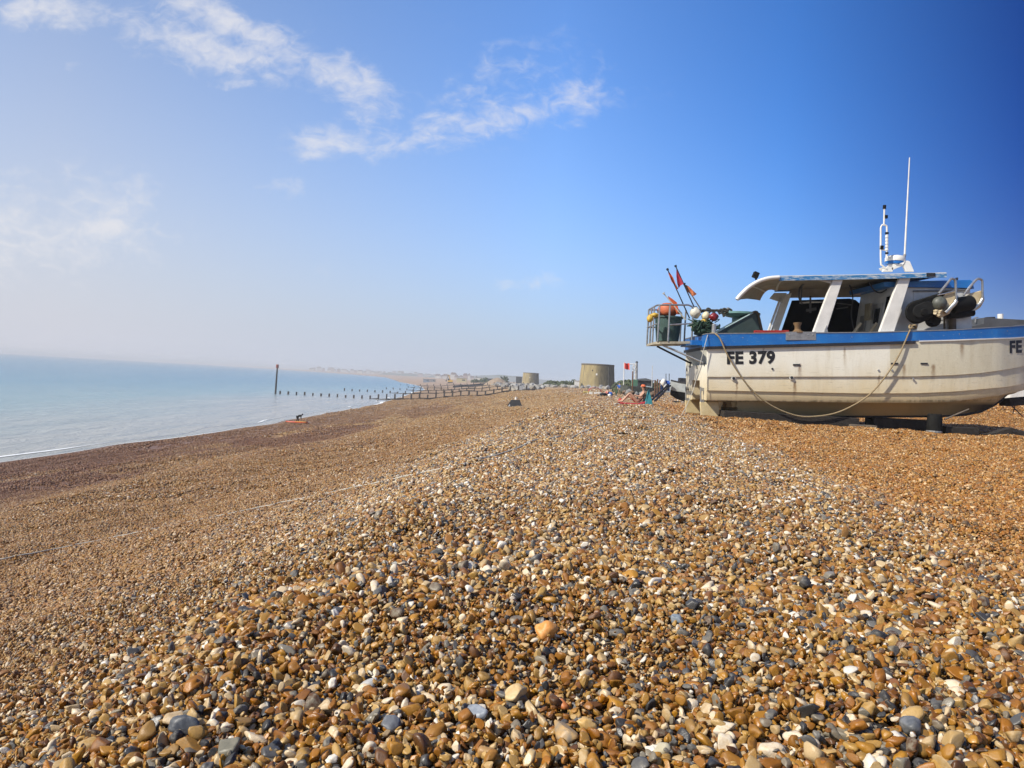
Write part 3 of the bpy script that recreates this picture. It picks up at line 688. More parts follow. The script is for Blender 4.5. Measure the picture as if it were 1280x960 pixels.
# canopy: a shell with a down-curved, raked after edge
prof_px = [(921, 372.5), (925, 367.5), (932, 360.5), (940, 354.3), (950, 349.0), (961, 345.8), (974, 344.6), (1010, 344.0), (1050, 343.4), (1092, 342.6), (1140, 341.4), (1183, 340.4)]
prof = [BL(px, py, 22.0) for px, py in prof_px]
YN, YF = -1.40, 1.40
secs_top = []
def canopy_pt(q, f, dz=0.0):
    sh_ = 1.55 * max(0, 1 - (q.x - prof[0].x) / 2.6) * f ** 1.2
    return L2W(q.x + sh_, YN + (YF - YN) * f, q.z + dz + .30 * f * max(0, 1 - (q.x - prof[0].x) / 1.25) ** 1.3 + .05 * (1 - (2 * f - 1) ** 2))
mb = MB(); secs = []
for i, q in enumerate(prof):
    d = (prof[min(i + 1, len(prof) - 1)] - prof[max(i - 1, 0)]).normalized(); nx_, nz_ = d.z, -d.x     # inward-down normal
    th = .085
    fs = [0, .15, .5, .85, 1]
    top = [canopy_pt(q, f) for f in fs]; q2 = q + Vector((nx_, 0, nz_)) * th
    bot = [canopy_pt(q2, f) for f in fs]
    secs.append(top + bot[::-1])
mb.loft(secs); canopy = mb.build('canopy', M('canopy_white', (.74, .72, .66), .5, .12, 3), boat, smooth=True)
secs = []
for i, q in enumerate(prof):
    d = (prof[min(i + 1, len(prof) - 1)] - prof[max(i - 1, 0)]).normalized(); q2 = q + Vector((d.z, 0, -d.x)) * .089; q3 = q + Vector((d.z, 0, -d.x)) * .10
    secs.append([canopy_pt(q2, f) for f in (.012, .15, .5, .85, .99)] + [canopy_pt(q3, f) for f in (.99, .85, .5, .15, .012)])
MB().loft(secs).build('underside_shade', M('dingy_shade_brown', (.36, .31, .24), .7, .2, 3), canopy, smooth=True)  # added sheet that darkens the underside, shade mixed with dirt in its colour
MB().tube(catmull([canopy_pt(q + Vector((0, 0, -.045)), 0) for q in prof[:7]], 4), .058, 10).build('sun_catch_rim', WHITE, canopy, smooth=True)  # rounded tube added so the canopy edge catches the sun
fq = [BL(px, py, 22.0) for px, py in ((974, 345.4), (1010, 344.8), (1050, 344.2), (1092, 343.3), (1140, 342.1), (1183, 341.2))]
for f_, nm in ((0, -1), (1, 1)):
    secs = []
    for q in fq:
        a = canopy_pt(q, f_); up = BW.to_3x3() @ Vector((0, 0, 1)); oy_ = BW.to_3x3() @ Vector((0, nm, 0))
        secs.append([a + oy_ * .014 + up * -.005, a + oy_ * .014 - up * .125, a - oy_ * .03 - up * .125, a - oy_ * .03 - up * .005])
    MB().loft(secs).build('fascia', PEEL, canopy)
q = BL(1163, 342.6, 22); MB().box(L2W(q.x, YN - .02, q.z - .02), (.24, .03, .10), BR.to_3x3()).build('side_light', NAVY, canopy)
mb = MB()
for s0 in (1.3, 2.2):
    q = Vector((s0, 0, np.interp(s0, [p.x for p in prof], [p.z for p in prof]))); mb.tube([canopy_pt(q, f, -.10) for f in (.02, .3, .6, .98)], .03, 6)
mb.build('canopy_rib', GREYWHITE, canopy)
q = BL(945, 349, 22.2); mb = MB(); mb.tube([L2W(q.x, -1.2, q.z - .02), L2W(q.x, -1.2, q.z + .06)], .03); mb.box(L2W(q.x - .01, -1.2, q.z + .12), (.15, .17, .17), roty(.35)); mb.build('work_lamp', BLACK, canopy, bevel=.012)
def pillar(name, pxs, Y0, th, mat=WHITE):
    return MB().prism([P(px, py, Y0) for px, py in pxs], (0, th, 0)).build(name, mat, boat, bevel=.012)
pillar('pillar', [(1015.5, 418), (1032, 418), (1054, 348.5), (1041.5, 348.5)], 22.06, .12)
pillar('pillar', [(1099, 416), (1118, 414.5), (1138.5, 347), (1124.5, 347)], 22.06, .12)
pillar('pillar', [(963, 416), (972.5, 416), (990, 366), (979, 369)], 24.55, .10)
pillar('pillar_trim', [(958.5, 416), (961.5, 416), (977.5, 371), (975, 371)], 24.5, .05)
for pxs in ([(1019, 415), (1023, 418.4), (1016, 418.4)], [(1031, 412), (1033.5, 406), (1036, 418.4), (1029, 418.4)]):
    pillar('pillar_bracket', pxs, 22.04, .03, GREYSTEEL)
pillar('gusset', [(1019, 349), (1041, 355), (1043, 348.5)], 22.1, .05, GREYWHITE)
pillar('gusset', [(962, 373), (978, 378.5), (984, 366), (968, 366)], 24.5, .05, GREYWHITE)
# far side: header board, black curtain with a rounded corner, and slits of daylight between
pillar('far_wall', [(984, 372.3), (1098, 371), (1098, 358), (990, 358)], 24.66, .05, M('dingy_shade_brown', (.36, .31, .24), .7, .2, 3))
cur = [(974, 430), (976, 416), (990, 375.5), (1062, 373), (1070, 375), (1074.5, 379), (1076.5, 386), (1077, 430)]
pillar('dark_curtain', cur, 24.62, .03, DARKIN)
pillar('far_panel', [(1078, 430), (1078, 365), (1100, 365), (1100, 430)], 24.64, .05, GREYWHITE)
mb = MB()
for a, b, r in (((1003, 352), (1001, 378), .02), ((1008, 376), (1030, 377), .015), ((1013, 370), (1013, 391), .03), ((1046, 379), (1064, 381), .02), ((1008, 388), (1020, 386), .05), ((1046, 386), (1060, 384), .02)):
    MB().tube([P(*a, 24.1), P(*b, 24.1)], r, 6).build('cabin_pipe', M('dull_metal', (.12, .12, .12), .5, .2, metal=.4), boat)
mb.tube(catmull([P(1008, 352, 23.6), P(1000, 360, 23.6), P(999, 372, 23.6), P(1003, 380, 23.6)]), .03, 6)
mb.build('cabin_cable', M('dull_metal', (.12, .12, .12), .5, .2, metal=.4), boat)
# wheelhouse
wq = [BL(px, py, 22.4) for px, py in ((1101, 420), (1217, 412), (1213, 361), (1117, 356))]
ext = BW.to_3x3() @ Vector((0, 2.1, 0))
wall = [L2W(q.x, -1.0, max(1.51, q.z - (.9 if i < 2 else 0))) for i, q in enumerate(wq)]
wh = MB().prism(wall, ext).build('wheelhouse', M('wheelhouse_white', (.66, .66, .64), .45, .12, 3), boat, bevel=.02)
rq = [BL(px, py, 22.36) for px, py in ((1104, 352.5), (1212, 350), (1214.5, 352), (1217, 361), (1212, 360.5), (1105, 358.5))]
MB().prism([L2W(q.x, -1.08, q.z) for q in rq], BW.to_3x3() @ Vector((0, 2.3, 0))).build('wheelhouse_roof', BLUE, wh, bevel=.012)
q1, q2 = BL(1141, 364, 22.4), BL(1207, 362.5, 22.4)
MB().tube([L2W(q1.x, -1.03, q1.z), L2W(q2.x, -1.03, q2.z)], .028, 6).build('shutter_rail', GREYSTEEL, wh)
sq = [BL(px, py, 22.4) for px, py in ((1142, 366), (1203, 364.5), (1204, 399), (1140, 401))]
MB().prism([L2W(q.x, -1.016, q.z) for q in sq], (0, .012, 0)).build('window_shutter', M('shutter_grey', (.58, .59, .59), .4, .1, 3), wh)
q = wq[0]; xa = lambda z: np.interp(z, [1.51, wq[3].z], [wall and (BI @ wall[0]).x, (BI @ wall[3]).x])
dv = [(-.55, 1.6), (.05, 1.6), (.05, 3.35), (-.55, 3.35)]
MB().prism([L2W(xa(z) - .02, y, z) for y, z in dv], BW.to_3x3() @ Vector((.012, 0, 0))).build('door', M('door_shade', (.5, .5, .48), .5, .1), wh)
MB().prism([L2W(xa(z) - .02, y, z) for y, z in ((-.45, 2.75), (-.12, 2.75), (-.12, 3.2), (-.45, 3.2))], BW.to_3x3() @ Vector((-.006, 0, 0))).build('door_window', GLASS, wh)
MB().prism([L2W(xa(z) - .018, y, z) for y, z in ((-.92, 1.6), (-.72, 1.6), (-.72, 3.5), (-.92, 3.5))], BW.to_3x3() @ Vector((.012, 0, 0))).build('dark_slot', DARKIN, wh)
MB().prism([L2W(xa(z) - .02, y, z) for y, z in ((.35, 2.55), (.7, 2.55), (.7, 3.05), (.35, 3.05))], BW.to_3x3() @ Vector((-.05, 0, 0))).build('control_box', GREYSTEEL, wh)
xf = (BI @ wall[2]).x
for y0 in (-.85, .1): MB().prism([L2W(xf + .03 + (3.7 - z) * .02, y, z) for y, z in ((y0, 3.0), (y0 + .85, 3.0), (y0 + .85, 3.75), (y0, 3.75))], BW.to_3x3() @ Vector((-.012, 0, 0))).build('windscreen', GLASS, wh)

# radar arch, radar, aerials
YA = 23.3
mb = MB()
for dy_ in (0, .55):
    for poly in ([(1129, 331), (1131, 326.5), (1137.5, 326.5), (1143, 339.5), (1133, 339.5)], [(1114, 334.5), (1130, 327.5), (1131, 331), (1115, 338)], [(1103.5, 339.5), (1104.5, 336.5), (1110, 333), (1117, 334), (1116, 339.5)]):
        mb.prism([P(px, py, YA + dy_) for px, py in poly], (0, .1, 0))
mb.prism([P(px, py, YA + .1) for px, py in ((1107, 333), (1131, 325.5), (1137, 326), (1109, 336))], (0, .45, 0))
mb.build('radar_arch', WHITE, boat, bevel=.01)
q = P(1118.5, 331, YA + .3); up = Vector((0, 0, 1))
rad = MB().lathe(q, [(.2, 0), (.265, .02), (.27, .1)], 24).build('radar', BLUE, boat, smooth=True)
MB().lathe(q + up * .101, [(.285, 0), (.29, .02), (.29, .1), (.26, .15), (.15, .18), (.01, .19)], 24).build('radar_dome', WHITE, rad, smooth=True)
MB().lathe(q - up * .06, [(.18, 0), (.2, .06)], 16).build('radar_foot', WHITE, rad)
def whip(px0, py0, px1, py1, r0, r1): return MB().tube([P(px0, py0, YA + .2), P(px1, py1, YA + .2)], r0, 8, r2=r1)
wa = whip(1130.5, 327, 1137, 197, .030, .016).build('whip_aerial', WHITE, boat, smooth=True)
MB().tube([P(1128, 329, YA + .2), P(1131, 318, YA + .2)], .045, 8).build('aerial_clamp', GREYSTEEL, wa)
fr = MB(); fr.tube(catmull([P(1108, 336, YA), P(1103, 332, YA), P(1101, 327, YA), P(1101, 290, YA), P(1101.3, 284, YA), P(1103.5, 281, YA), P(1107, 282, YA), P(1108.6, 286, YA), P(1108.4, 316, YA), P(1107.5, 325, YA)], 5), .027, 8)
fr.tube([P(1105, 282, YA), P(1105.6, 257, YA)], .026, 8); fr.tube([P(1101, 312, YA), P(1108.4, 313, YA)], .02, 6); aer = fr.build('aerial_frame', WHITE, boat, smooth=True)
MB().tube([P(1105.5, 261, YA), P(1105.7, 256.5, YA)], .05, 8).build('aerial_tip', BLACK, aer)
for px, py, sz in ((1107.5, 271, (.09, .07, .10)), (1102, 309.5, (.10, .08, .12)), (1108.6, 291.5, (.09, .07, .06)), (1108.5, 316.5, (.08, .07, .06))): MB().box(P(px, py, YA), sz).build('aerial_unit', BLACK, aer, bevel=.008)
mb = MB()
for z0 in (294, 298, 302, 306, 310): mb.tube([P(1108.5, z0, YA - .01), P(1108.5, z0 + 3, YA - .01)], .045, 8)
mb.build('aerial_sleeve', WHITE, aer)
mb = MB(); mb.tube([P(1120, 331, YA), P(1128, 331, YA), P(1131, 326, YA)], .02, 6); mb.build('aerial_stay', STEEL, aer)

# net hauler on a post by the side deck
def hp(px, py, Y=21.95): return P(px, py, Y)
def stadium(a, b, ra, rb, n=12):
    a, b = Vector(a), Vector(b); d = (b - a).normalized(); an = math.atan2(d.y, d.x); pts = []
    for k in range(n + 1):
        t_ = an + math.pi / 2 + math.pi * k / n; pts.append((a.x + ra * math.cos(t_), a.y + ra * math.sin(t_)))
    for k in range(n + 1):
        t_ = an - math.pi / 2 + math.pi * k / n; pts.append((b.x + rb * math.cos(t_), b.y + rb * math.sin(t_)))
    return pts
hl_ = MB().prism([P(px, py, 21.9) for px, py in stadium((1146, 390), (1183, 376), 14.5, 12)], (.06, .16, 0)).build('net_hauler', BLACK, boat, bevel=.05, smooth=True)
MB().prism([P(px, py, 21.875) for px, py in [(1176, 373), (1183, 366.5), (1193, 364), (1197, 370), (1195.5, 379), (1187, 392), (1176, 397), (1171, 394), (1180, 386)]], (.04, .16, 0)).build('hauler_guard_plate', CREAM, hl_, bevel=.02)
mb = MB(); mb.lathe(P(1176.5, 379, 21.78) + Vector((0, .1, 0)), [(.20, 0), (.2, .06), (.15, .13), (.02, .17)], 18, Vector((-.1, -1, 0)).normalized()); mb.build('hauler_motor', M('motor_grey', (.10, .105, .09), .5, .25, 9), hl_, smooth=True)
mb = MB(); mb.prism([P(px, py, 21.86) for px, py in stadium((1150, 389), (1160, 385), 8.5, 8.5)], (0, .04, 0)); mb.build('hauler_recess', M('dark_grey_rubber', (.02, .02, .019), .7, .3, spec=.2), hl_, bevel=.015)
MB().lathe(P(1155, 390, 21.85), [(.10, 0), (.09, .05), (.03, .055)], 14, Vector((0, -1, 0))).build('hauler_hub', BLACK, hl_, smooth=True)
MB().prism([P(px, py, 22.35) for px, py in [(1205, 372), (1213, 366.5), (1226, 363), (1230, 367), (1231, 375), (1226, 384), (1214, 392), (1206, 394)]], (.04, .14, 0)).build('hauler_guard_plate', CREAM, hl_, bevel=.02)
mb = MB(); mb.tube([P(1188, 383, 22.05), P(1212, 379, 22.3)], .225, 18); mb.tube([P(1185, 394, 22.1), P(1216, 391, 22.3)], .1, 12); mb.lathe(P(1167, 400, 22.15), [(.16, -.1), (.2, -.04), (.2, .1), (.14, .12)], 16, Vector((0, 1, 0))); mb.build('hauler_roller', BLACK, hl_, smooth=True)
mb = MB(); mb.prism([P(px, py, 22.2) for px, py in [(1180, 391), (1216, 388), (1213, 396), (1202, 398), (1184, 398)]], (0, .3, 0)); mb.build('hauler_bed', M('hauler_steel', (.06, .055, .05), .5, .3), hl_)
mb = MB(); mb.tube([P(1190.5, 397, 22.3), P(1190.5, 412, 22.3)], .10, 12); mb.tube([P(1180.5, 394, 22.25), P(1180.5, 411, 22.25)], .03, 8); mb.build('hauler_post', M('post_rust', (.11, .075, .045), .6, .35, 8), hl_)
mb = MB(); mb.tube(catmull([P(1173.5, 367, 21.85), P(1181, 358, 21.85), P(1187.5, 350, 21.85), P(1190, 348.3, 21.85), P(1193.2, 349.5, 21.85), P(1194.4, 353, 21.85), P(1194.8, 366, 21.85), P(1195.2, 377, 21.85)], 4), .035, 8)
mb.build('hauler_hoop', STEEL, hl_, smooth=True); mb = MB(); mb.tube(catmull([P(1204.5, 369, 22.3), P(1213, 358, 22.3), P(1220, 350, 22.3), P(1223.5, 348.4, 22.3), P(1227, 350, 22.3), P(1228, 354, 22.3), P(1228, 374, 22.3)], 4), .035, 8)
mb.build('hauler_hoop', STEEL, hl_, smooth=True); mb = MB(); mb.tube([P(1172, 369, 21.84), P(1186, 366, 21.84), P(1192, 364, 21.84)], .022, 8); mb.build('hauler_cross_bar', STEEL, hl_, smooth=True)
mb = MB(); mb.tube([P(1195.2, 376, 21.82), P(1193.4, 379.5, 21.82), P(1181.5, 391, 21.82)], .06, 10); mb.build('hauler_bar', STEEL, hl_, smooth=True); mb = MB(); mb.tube([P(1228, 374, 22.28), P(1225, 379.5, 22.28), P(1214, 388.5, 22.28)], .06, 10); mb.build('hauler_bar', STEEL, hl_, smooth=True)
mb = MB()
for k in range(7): mb.blob(P(1172 + random.uniform(-3, 7), 392 + random.uniform(-4, 4), 21.82), (.07, .05, .05), 1, .4, k)
mb.build('hauler_tangle', CREAM, hl_)
q = P(1196, 349, 22.35); MB().box(q, (.05, .05, .09)).build('hauler_switch', NAVY, hl_)

# stern basket of welded rails, stays down to the transom
def bp_(x, y, z): return Vector((x, y, z))
X0, X1, Y0, Y1 = 4.18, 5.24, 22.75, 24.35; ZB, ZT = 9.40, 10.49
mb = MB(); mb.prism([(X0 + .12, Y0, ZB - .07), (X1, Y0, ZB), (X1, Y0, ZB + .07), (X0 + .12, Y0, ZB)], (0, .05, 0)); mb.prism([(X0, Y1, ZB - .07), (X1, Y1, ZB), (X1, Y1, ZB + .07), (X0, Y1, ZB)], (0, -.05, 0))
mb.prism([(X0, Y0 + .1, ZB - .07), (X0 + .12, Y0, ZB - .07), (X0 + .16, Y0 + .02, ZB - .07), (X0 + .05, Y0 + .12, ZB - .07), (X0 + .05, Y1, ZB - .07), (X0, Y1, ZB - .07)], (0, 0, .07))
for k in range(9):
    y_ = Y0 + .14 + k * .17; mb.prism([(X0 + .04, y_, ZB - .045), (X1, y_, ZB + .01), (X1, y_, ZB + .04), (X0 + .04, y_, ZB - .012)], (0, .055, 0))
fl = mb.build('stern_basket', M('basket_floor', (.45, .40, .30), .6, .2), boat)
def zb(x): return ZB + (x - X0) * .06
mb = MB(); r = .027
rail = [bp_(X1, Y0, zb(X1)), bp_(X1, Y0, zb(X1) + .95), bp_(X1 - .05, Y0, zb(X1) + 1.03), bp_(X1 - .16, Y0, zb(X1) + 1.07), bp_(X0 + .12, Y0, ZT + .0), bp_(X0 + .02, Y0 + .12, ZT), bp_(X0, Y0 + .3, ZT), bp_(X0, Y1 - .2, ZT), bp_(X0 + .06, Y1, ZT), bp_(X1 - .1, Y1, ZT + .05), bp_(X1, Y1, ZT - .05), bp_(X1, Y1, zb(X1))]
mb.tube(rail, r, 8); mid = .53
mb.tube([bp_(X1, Y0, zb(X1) + mid), bp_(X0 + .36, Y0, ZB + mid - .02)], r * .85, 8); mb.tube([bp_(X0, Y0 + .1, ZB + mid), bp_(X0, Y1, ZB + mid), bp_(X1, Y1, zb(X1) + mid)], r * .85, 8); mb.tube([bp_(X0 + .2, Y1, ZB + mid + .3), bp_(X1, Y1, zb(X1) + mid + .3)], r * .7, 8)
mb.build('top_rail', STEEL, fl, smooth=True)
for x, y in ((X0 + .06, Y0 + .03), (X0 + .36, Y0), (X0, Y0 + .55), (X0, Y0 + 1.0), (X0, Y1 - .1), (X0 + .5, Y1), (X1, Y1 - .6)):
    MB().tube([bp_(x, y, zb(x)), bp_(x, y, ZT)], r, 8).build('upright', STEEL, fl)
for y0, y1 in ((Y0 + .25, 22.55), (Y1 - .5, 24.0)):
    MB().tube([bp_(X0 + .25, y0, ZB - .08), bp_(5.56, y1, 8.85)], .03, 8).build('stay', STEEL if y0 < 23.5 else NAVY, fl)
MB().box((5.38, 23.3, 9.42), (.36, 1.5, .14)).build('bracket', BLUE, fl)
q = P(892, 418, 22.15); MB().tube([q - Vector((0, 0, .2)), q + Vector((0, 0, .30))], .068, 12).build('mooring_post', STEEL, boat, smooth=True, bevel=.01)
# shooting table: tipped dark green board with pale edge
a = [P(px, py, 22.7) for px, py in ((894, 417), (944, 390), (948, 394), (953, 418))]
tb = MB().prism(a, (0, .9, 0)).build('net_chute', DKGREEN, boat, bevel=.01)
MB().tube([P(893, 417, 22.68), P(944, 389.5, 22.68)], .022, 6).build('chute_rim', M('chute_teal', (.35, .47, .47), .5, .2), tb)
MB().tube(catmull([P(941, 390.5, 22.68), P(945, 389.6, 22.68), P(948, 394, 22.68), P(953.5, 418, 22.68)], 4), .035, 6).build('chute_rim', M('chute_brown', (.10, .07, .04), .7, .2), tb)

# wiring, vents and deck clutter seen under the canopy
MB().tube(catmull([P(1062, 356, 23.2), P(1066, 372, 23.2), P(1064, 392, 23.3), P(1068, 416, 23.3)], 5), .018, 6).build('cabin_cable', NAVY, boat, smooth=True)
MB().tube(catmull([P(1086, 352, 22.9), P(1092, 362, 22.9), P(1100, 366, 22.9), P(1108, 362, 22.6)], 5), .02, 6).build('cabin_cable', NAVY, boat, smooth=True)
MB().box(P(1085, 390, 23.3), (.05, .35, .5)).build('notice_board', M('board_tan', (.30, .26, .17), .7, .2), boat)
MB().tube([P(1000, 378.5, 24.5), P(1030, 377, 24.5)], .03, 6).build('strip_lamp', WHITE, boat)
for k in range(6):
    q = Vector((1.0 + k * 1.55, 0, zsheer(1.0 + k * 1.55) - .10)); MB().lathe(L2W(q.x, -bh(q.x) - .015, q.z), [(.016, 0), (.014, .012)], 8, Vector((0, -1, 0))).build('gunwale_bolt', GREYSTEEL, gun)

# ------------------------------------------------------------------ gear lying in and on the boat
ORANGE = M('orange_plastic', (.52, .12, .04), .6, .2, 6, c2=(.36, .10, .05), bump=.2); ORANGECLOTH = M('orange_cloth', (.66, .12, .03), .8, .2, 14, c2=(.45, .10, .04)); REDCLOTH = M('red_cloth', (.45, .03, .06), .8, .2, 8)
BUOYWHITE = M('buoy_white', (.60, .58, .50), .5, .15, 7, c2=(.5, .46, .36)); MAROON = M('maroon_buoy', (.20, .012, .02), .35, .2, 6); YELLOW = M('yellow_rubber', (.62, .40, .05), .55, .2, 8); NETGREEN = M('green_net', (.03, .075, .045), .9, .4, 22, c2=(.012, .03, .02), bump=.8)
TARPBLUE = M('blue_tarp', (.03, .10, .42), .5, .2, 5)
def thing1(mb, name, mat, label, cat, group=None, **k): return mb.build(name, mat, label=label, cat=cat, group=group, **k)
c0 = P(834, 425, 23.45); k_ = 23.45 / 960
bn = MB()
prof_o = [(.30, 0), (.34, .02), (.41, .72), (.44, .725), (.44, .775), (.40, .775), (.385, .70), (.30, .05)]
c0 = Vector((c0.x, 23.45, 9.44))
bn.lathe(c0, prof_o, 20); tub = thing1(bn, 'plastic_tub', M('tub_green', (.05, .10, .09), .6, .25, 5, c2=(.025, .05, .045)), 'dark green plastic tub standing in the stern basket', 'tub', smooth=True)
mb = MB(); mb.blob(P(834.5, 388, 23.45), (.31, .30, .24), 3, .06, 2); o = thing1(mb, 'buoy', ORANGE, 'fat faded orange buoy lying on top of the green tub', 'buoy', smooth='all')
def flag_pole(name, a, b, Y, dY, flagpts, fmat, label, r=.02, pole=NAVY, tip=None):
    a3, b3 = P(*a, Y + dY), P(*b, Y)
    root = empty(name, b3, label, 'marker flag', 'dan buoy flags on the stern')
    MB().tube([b3, a3], r, 7, r2=r * .8).build('pole', pole, root)
    MB().tube([a3 + (b3 - a3) * .04, a3], r * 1.9, 7).build('pole_tip', tip or NAVY, root)
    fp = []; n = len(flagpts)
    front = [P(px, py, Y + dY * .8 + .05 * math.sin(i_ * 2.1)) for i_, (px, py) in enumerate(flagpts)]
    MB().prism(front, (.004, .012, .002)).build('flag', fmat, root)
    return root
flag_pole('dan_buoy', (833.8, 335.5), (862, 398), 23.5, .0, [(834.5, 337), (838, 342), (841.5, 347), (844, 354), (847.8, 361), (846, 362), (842.5, 356), (839.5, 352), (838, 346), (835.5, 342)], ORANGECLOTH, 'leftmost tall dark pole with a ragged rolled orange flag, leaning from the stern')
flag_pole('dan_buoy', (844, 331.5), (869, 387), 23.3, .0, [(845.5, 334), (850, 345), (854.3, 355), (850.5, 357), (848.3, 360.5), (846.5, 354), (845.4, 345)], REDCLOTH, 'tallest leaning pole with the triangular crimson flag at the stern')
flag_pole('dan_buoy', (855, 354), (877, 388), 23.4, .0, [(855.5, 355), (861, 358), (866, 363), (871, 367.5), (869, 369), (867, 370), (863, 368), (859, 364)], M('orange_black_cloth', (.75, .22, .08), .8, .2, 10, c2=(.02, .015, .015)), 'short pole with a bunched orange and black flag at the stern', pole=BARE)
flag_pole('dan_buoy', (829, 366), (857, 400), 23.2, .0, [(835, 370), (841, 374), (846, 378), (848, 386), (850.5, 393), (846, 393), (842, 383), (836.5, 376)], ORANGECLOTH, 'white-tipped stick with an orange flag slumped over the basket rail', pole=BUOYWHITE, tip=BUOYWHITE)
mb = MB(); mb.blob(P(812.5, 398, 22.85), (.10, .07, .12), 2, .4, 3); mb.blob(P(818, 394, 22.85), (.13, .07, .07), 2, .4, 4); thing1(mb, 'rubber_glove', YELLOW, 'yellow rubber gloves drying on the basket rail', 'gloves', smooth='all')
def float_(c, rad, mat, label, neck=None):
    root = empty('net_float', c, label, 'float', 'floats heaped on the stern')
    MB().blob(c, rad, 3, .16, rad[0] * 90).build('float_body', mat, root, smooth='all')
    MB().tube([c + Vector((0, 0, rad[2] * .85)), c + Vector((0, 0, rad[2] * 1.2))], rad[0] * .22, 8).build('float_eye', NAVY, root)
    return root
float_(P(869.5, 391, 22.8), (.15, .15, .16), BUOYWHITE, 'round white float, uppermost of the heap beside the basket')
float_(P(868.5, 409, 22.7), (.13, .13, .09), BUOYWHITE, 'small flattened white float low beside the basket, on the green net')
float_(P(882.5, 395, 22.75), (.12, .12, .13), M('cream_float', (.68, .60, .40), .5, .2), 'cream float between the white float and the maroon buoy')
float_(P(892.5, 396.5, 22.6), (.125, .125, .125), MAROON, 'glossy maroon ball float above the steel mooring post')
float_(P(879.5, 403.5, 22.7), (.10, .10, .12), YELLOW, 'mustard yellow float wedged under the cream float')
mb = MB()
for i_ in range(16):
    px = random.uniform(868, 890); py = random.uniform(404, 415); mb.blob(P(px, py, random.uniform(22.6, 23.4)), (random.uniform(.10, .2), .18, random.uniform(.08, .14)), 2, .45, i_)
for i_ in range(34):
    a = Vector(P(random.uniform(866, 891), random.uniform(401, 413), random.uniform(22.5, 23.0))); pts_ = [a + Vector((random.uniform(-.22, .22), random.uniform(-.15, .05), random.uniform(-.12, .12))) for _ in range(4)]
    mb.tube(catmull(pts_, 4), random.uniform(.010, .022), 5)
thing1(mb, 'net_heap', NETGREEN, 'dark green fishing net heaped on the after deck', 'fishing net', smooth='all')
mb = MB()
for i_ in range(9):
    x0 = 866 + i_ * 5; mb.tube(catmull([P(x0, 391 + random.uniform(-3, 3), 23.6), P(x0 + 3, 386.5 + random.uniform(-1.5, 3), 23.6), P(x0 + 6, 387 + random.uniform(-1, 3), 23.6), P(x0 + 9, 389 + random.uniform(-1, 8), 23.6)], 4), .035, 6)
mb.tube(catmull([P(866, 389, 23.6), P(880, 388, 23.6), P(893, 388, 23.6), P(905, 388.5, 23.6), P(912, 391, 23.6)], 4), .04, 6)
thing1(mb, 'rope_tangle', M('dark_rope', (.06, .055, .045), .9, .3, 20), 'tangle of dark rope strung between the floats and the net spool', 'rope')
sp = P(925, 412, 23.9); root = empty('net_spool', sp, 'teal net spool standing behind the dark green chute', 'spool')
MB().lathe(sp, [(.5, 0), (.3, .1), (.26, .2), (.26, .36), (.46, .40), (.5, .44), (.58, .46), (.58, .52), (.1, .54)], 20).build('spool_drum', TEAL, root, smooth=True)
MB().tube([P(910, 396, 23.9), P(910, 384.5, 23.9)], .045, 8).build('spindle', GREYSTEEL, root)
fb = empty('fish_box', L2W(3.3, .3, 1.51), 'grey plastic fish box on the deck below the canopy', 'box')
mb = MB(); mb.box(L2W(3.3, .3, 1.66), (.8, .5, .28), BR.to_3x3()); mb.build('box_body', TEAL, fb, bevel=.02)

# ropes
def rope(name, pts, r, mat, label, cat='rope'): return thing1(MB().tube(catmull(pts, 6), r, 7), name, mat, label, cat, smooth='all')
YR = 21.86
hang = [P(1145, 409, 22.2), P(1141, 408, 22.02), P(1137, 414, 21.9), P(1131, 428, 21.88)] + [P(px, py, YR) for px, py in ((1122, 447), (1105, 473), (1086, 494), (1066, 507), (1044, 516.5), (1020, 520.5), (998, 520), (974, 512), (954, 500), (935, 482), (919, 460), (908, 441))] + [P(901, 425, 21.9), P(896, 418.5, 21.95), P(891, 416.2, 22.1), P(888, 417, 22.3)]
rope('hanging_rope', hang, .022, ROPE, 'tan rope hanging in a long loop down the white hull side')
kn = [P(1141 + 4.5 * math.cos(a), 408.5 + 2.4 * math.sin(a) + .5 * math.sin(3 * a), 21.98 + .08 * math.sin(2 * a)) for a in np.linspace(0, 12, 30)]
thing1(MB().tube(kn, .026, 7), 'rope_knot', ROPE, 'knotted rope end at the gunwale under the net hauler', 'rope', smooth='all')
gpx = [(845, 529), (838, 533.5), (820, 532.5), (800, 531), (784, 529), (765, 530.5), (742, 536.5), (700, 548), (640, 565.5), (585, 581), (540, 591), (450, 612), (380, 627), (300, 643.5), (200, 664), (100, 683), (0, 703), (-80, 719), (-170, 737)]
gp = [G(px, py) for px, py in gpx[:10]]
dense = []
for a, b in zip(gp[:-1], gp[1:]):
    for t_ in np.linspace(0, 1, 10)[:-1]:
        q = a.lerp(b, t_); dense.append(Vector((q.x, q.y, Hz(q.x, q.y) + .03)))
for t_ in np.linspace(0, 1, 110):                            # laid straight down the slope over every hump
    q = G(585 + (-170 - 585) * t_, 581 + (735 - 581) * t_ + 2.2 * math.sin(t_ * 3.1)); dense.append(Vector((q.x, q.y, Hz(q.x, q.y) + .022)))
line_pts = [P(888, 416.3, 22.3), P(884.5, 419, 21.98), P(881, 432, 21.9), P(874, 460, 21.9), P(866.5, 488, 21.8), P(858, 508, 21.6), P(850, 522, 21.3)] + dense[4:]
thing1(MB().tube(line_pts, .0105, 6), 'mooring_line', PALEROPE, 'long pale line from the stern laid across the shingle down the beach', 'rope', smooth='all')
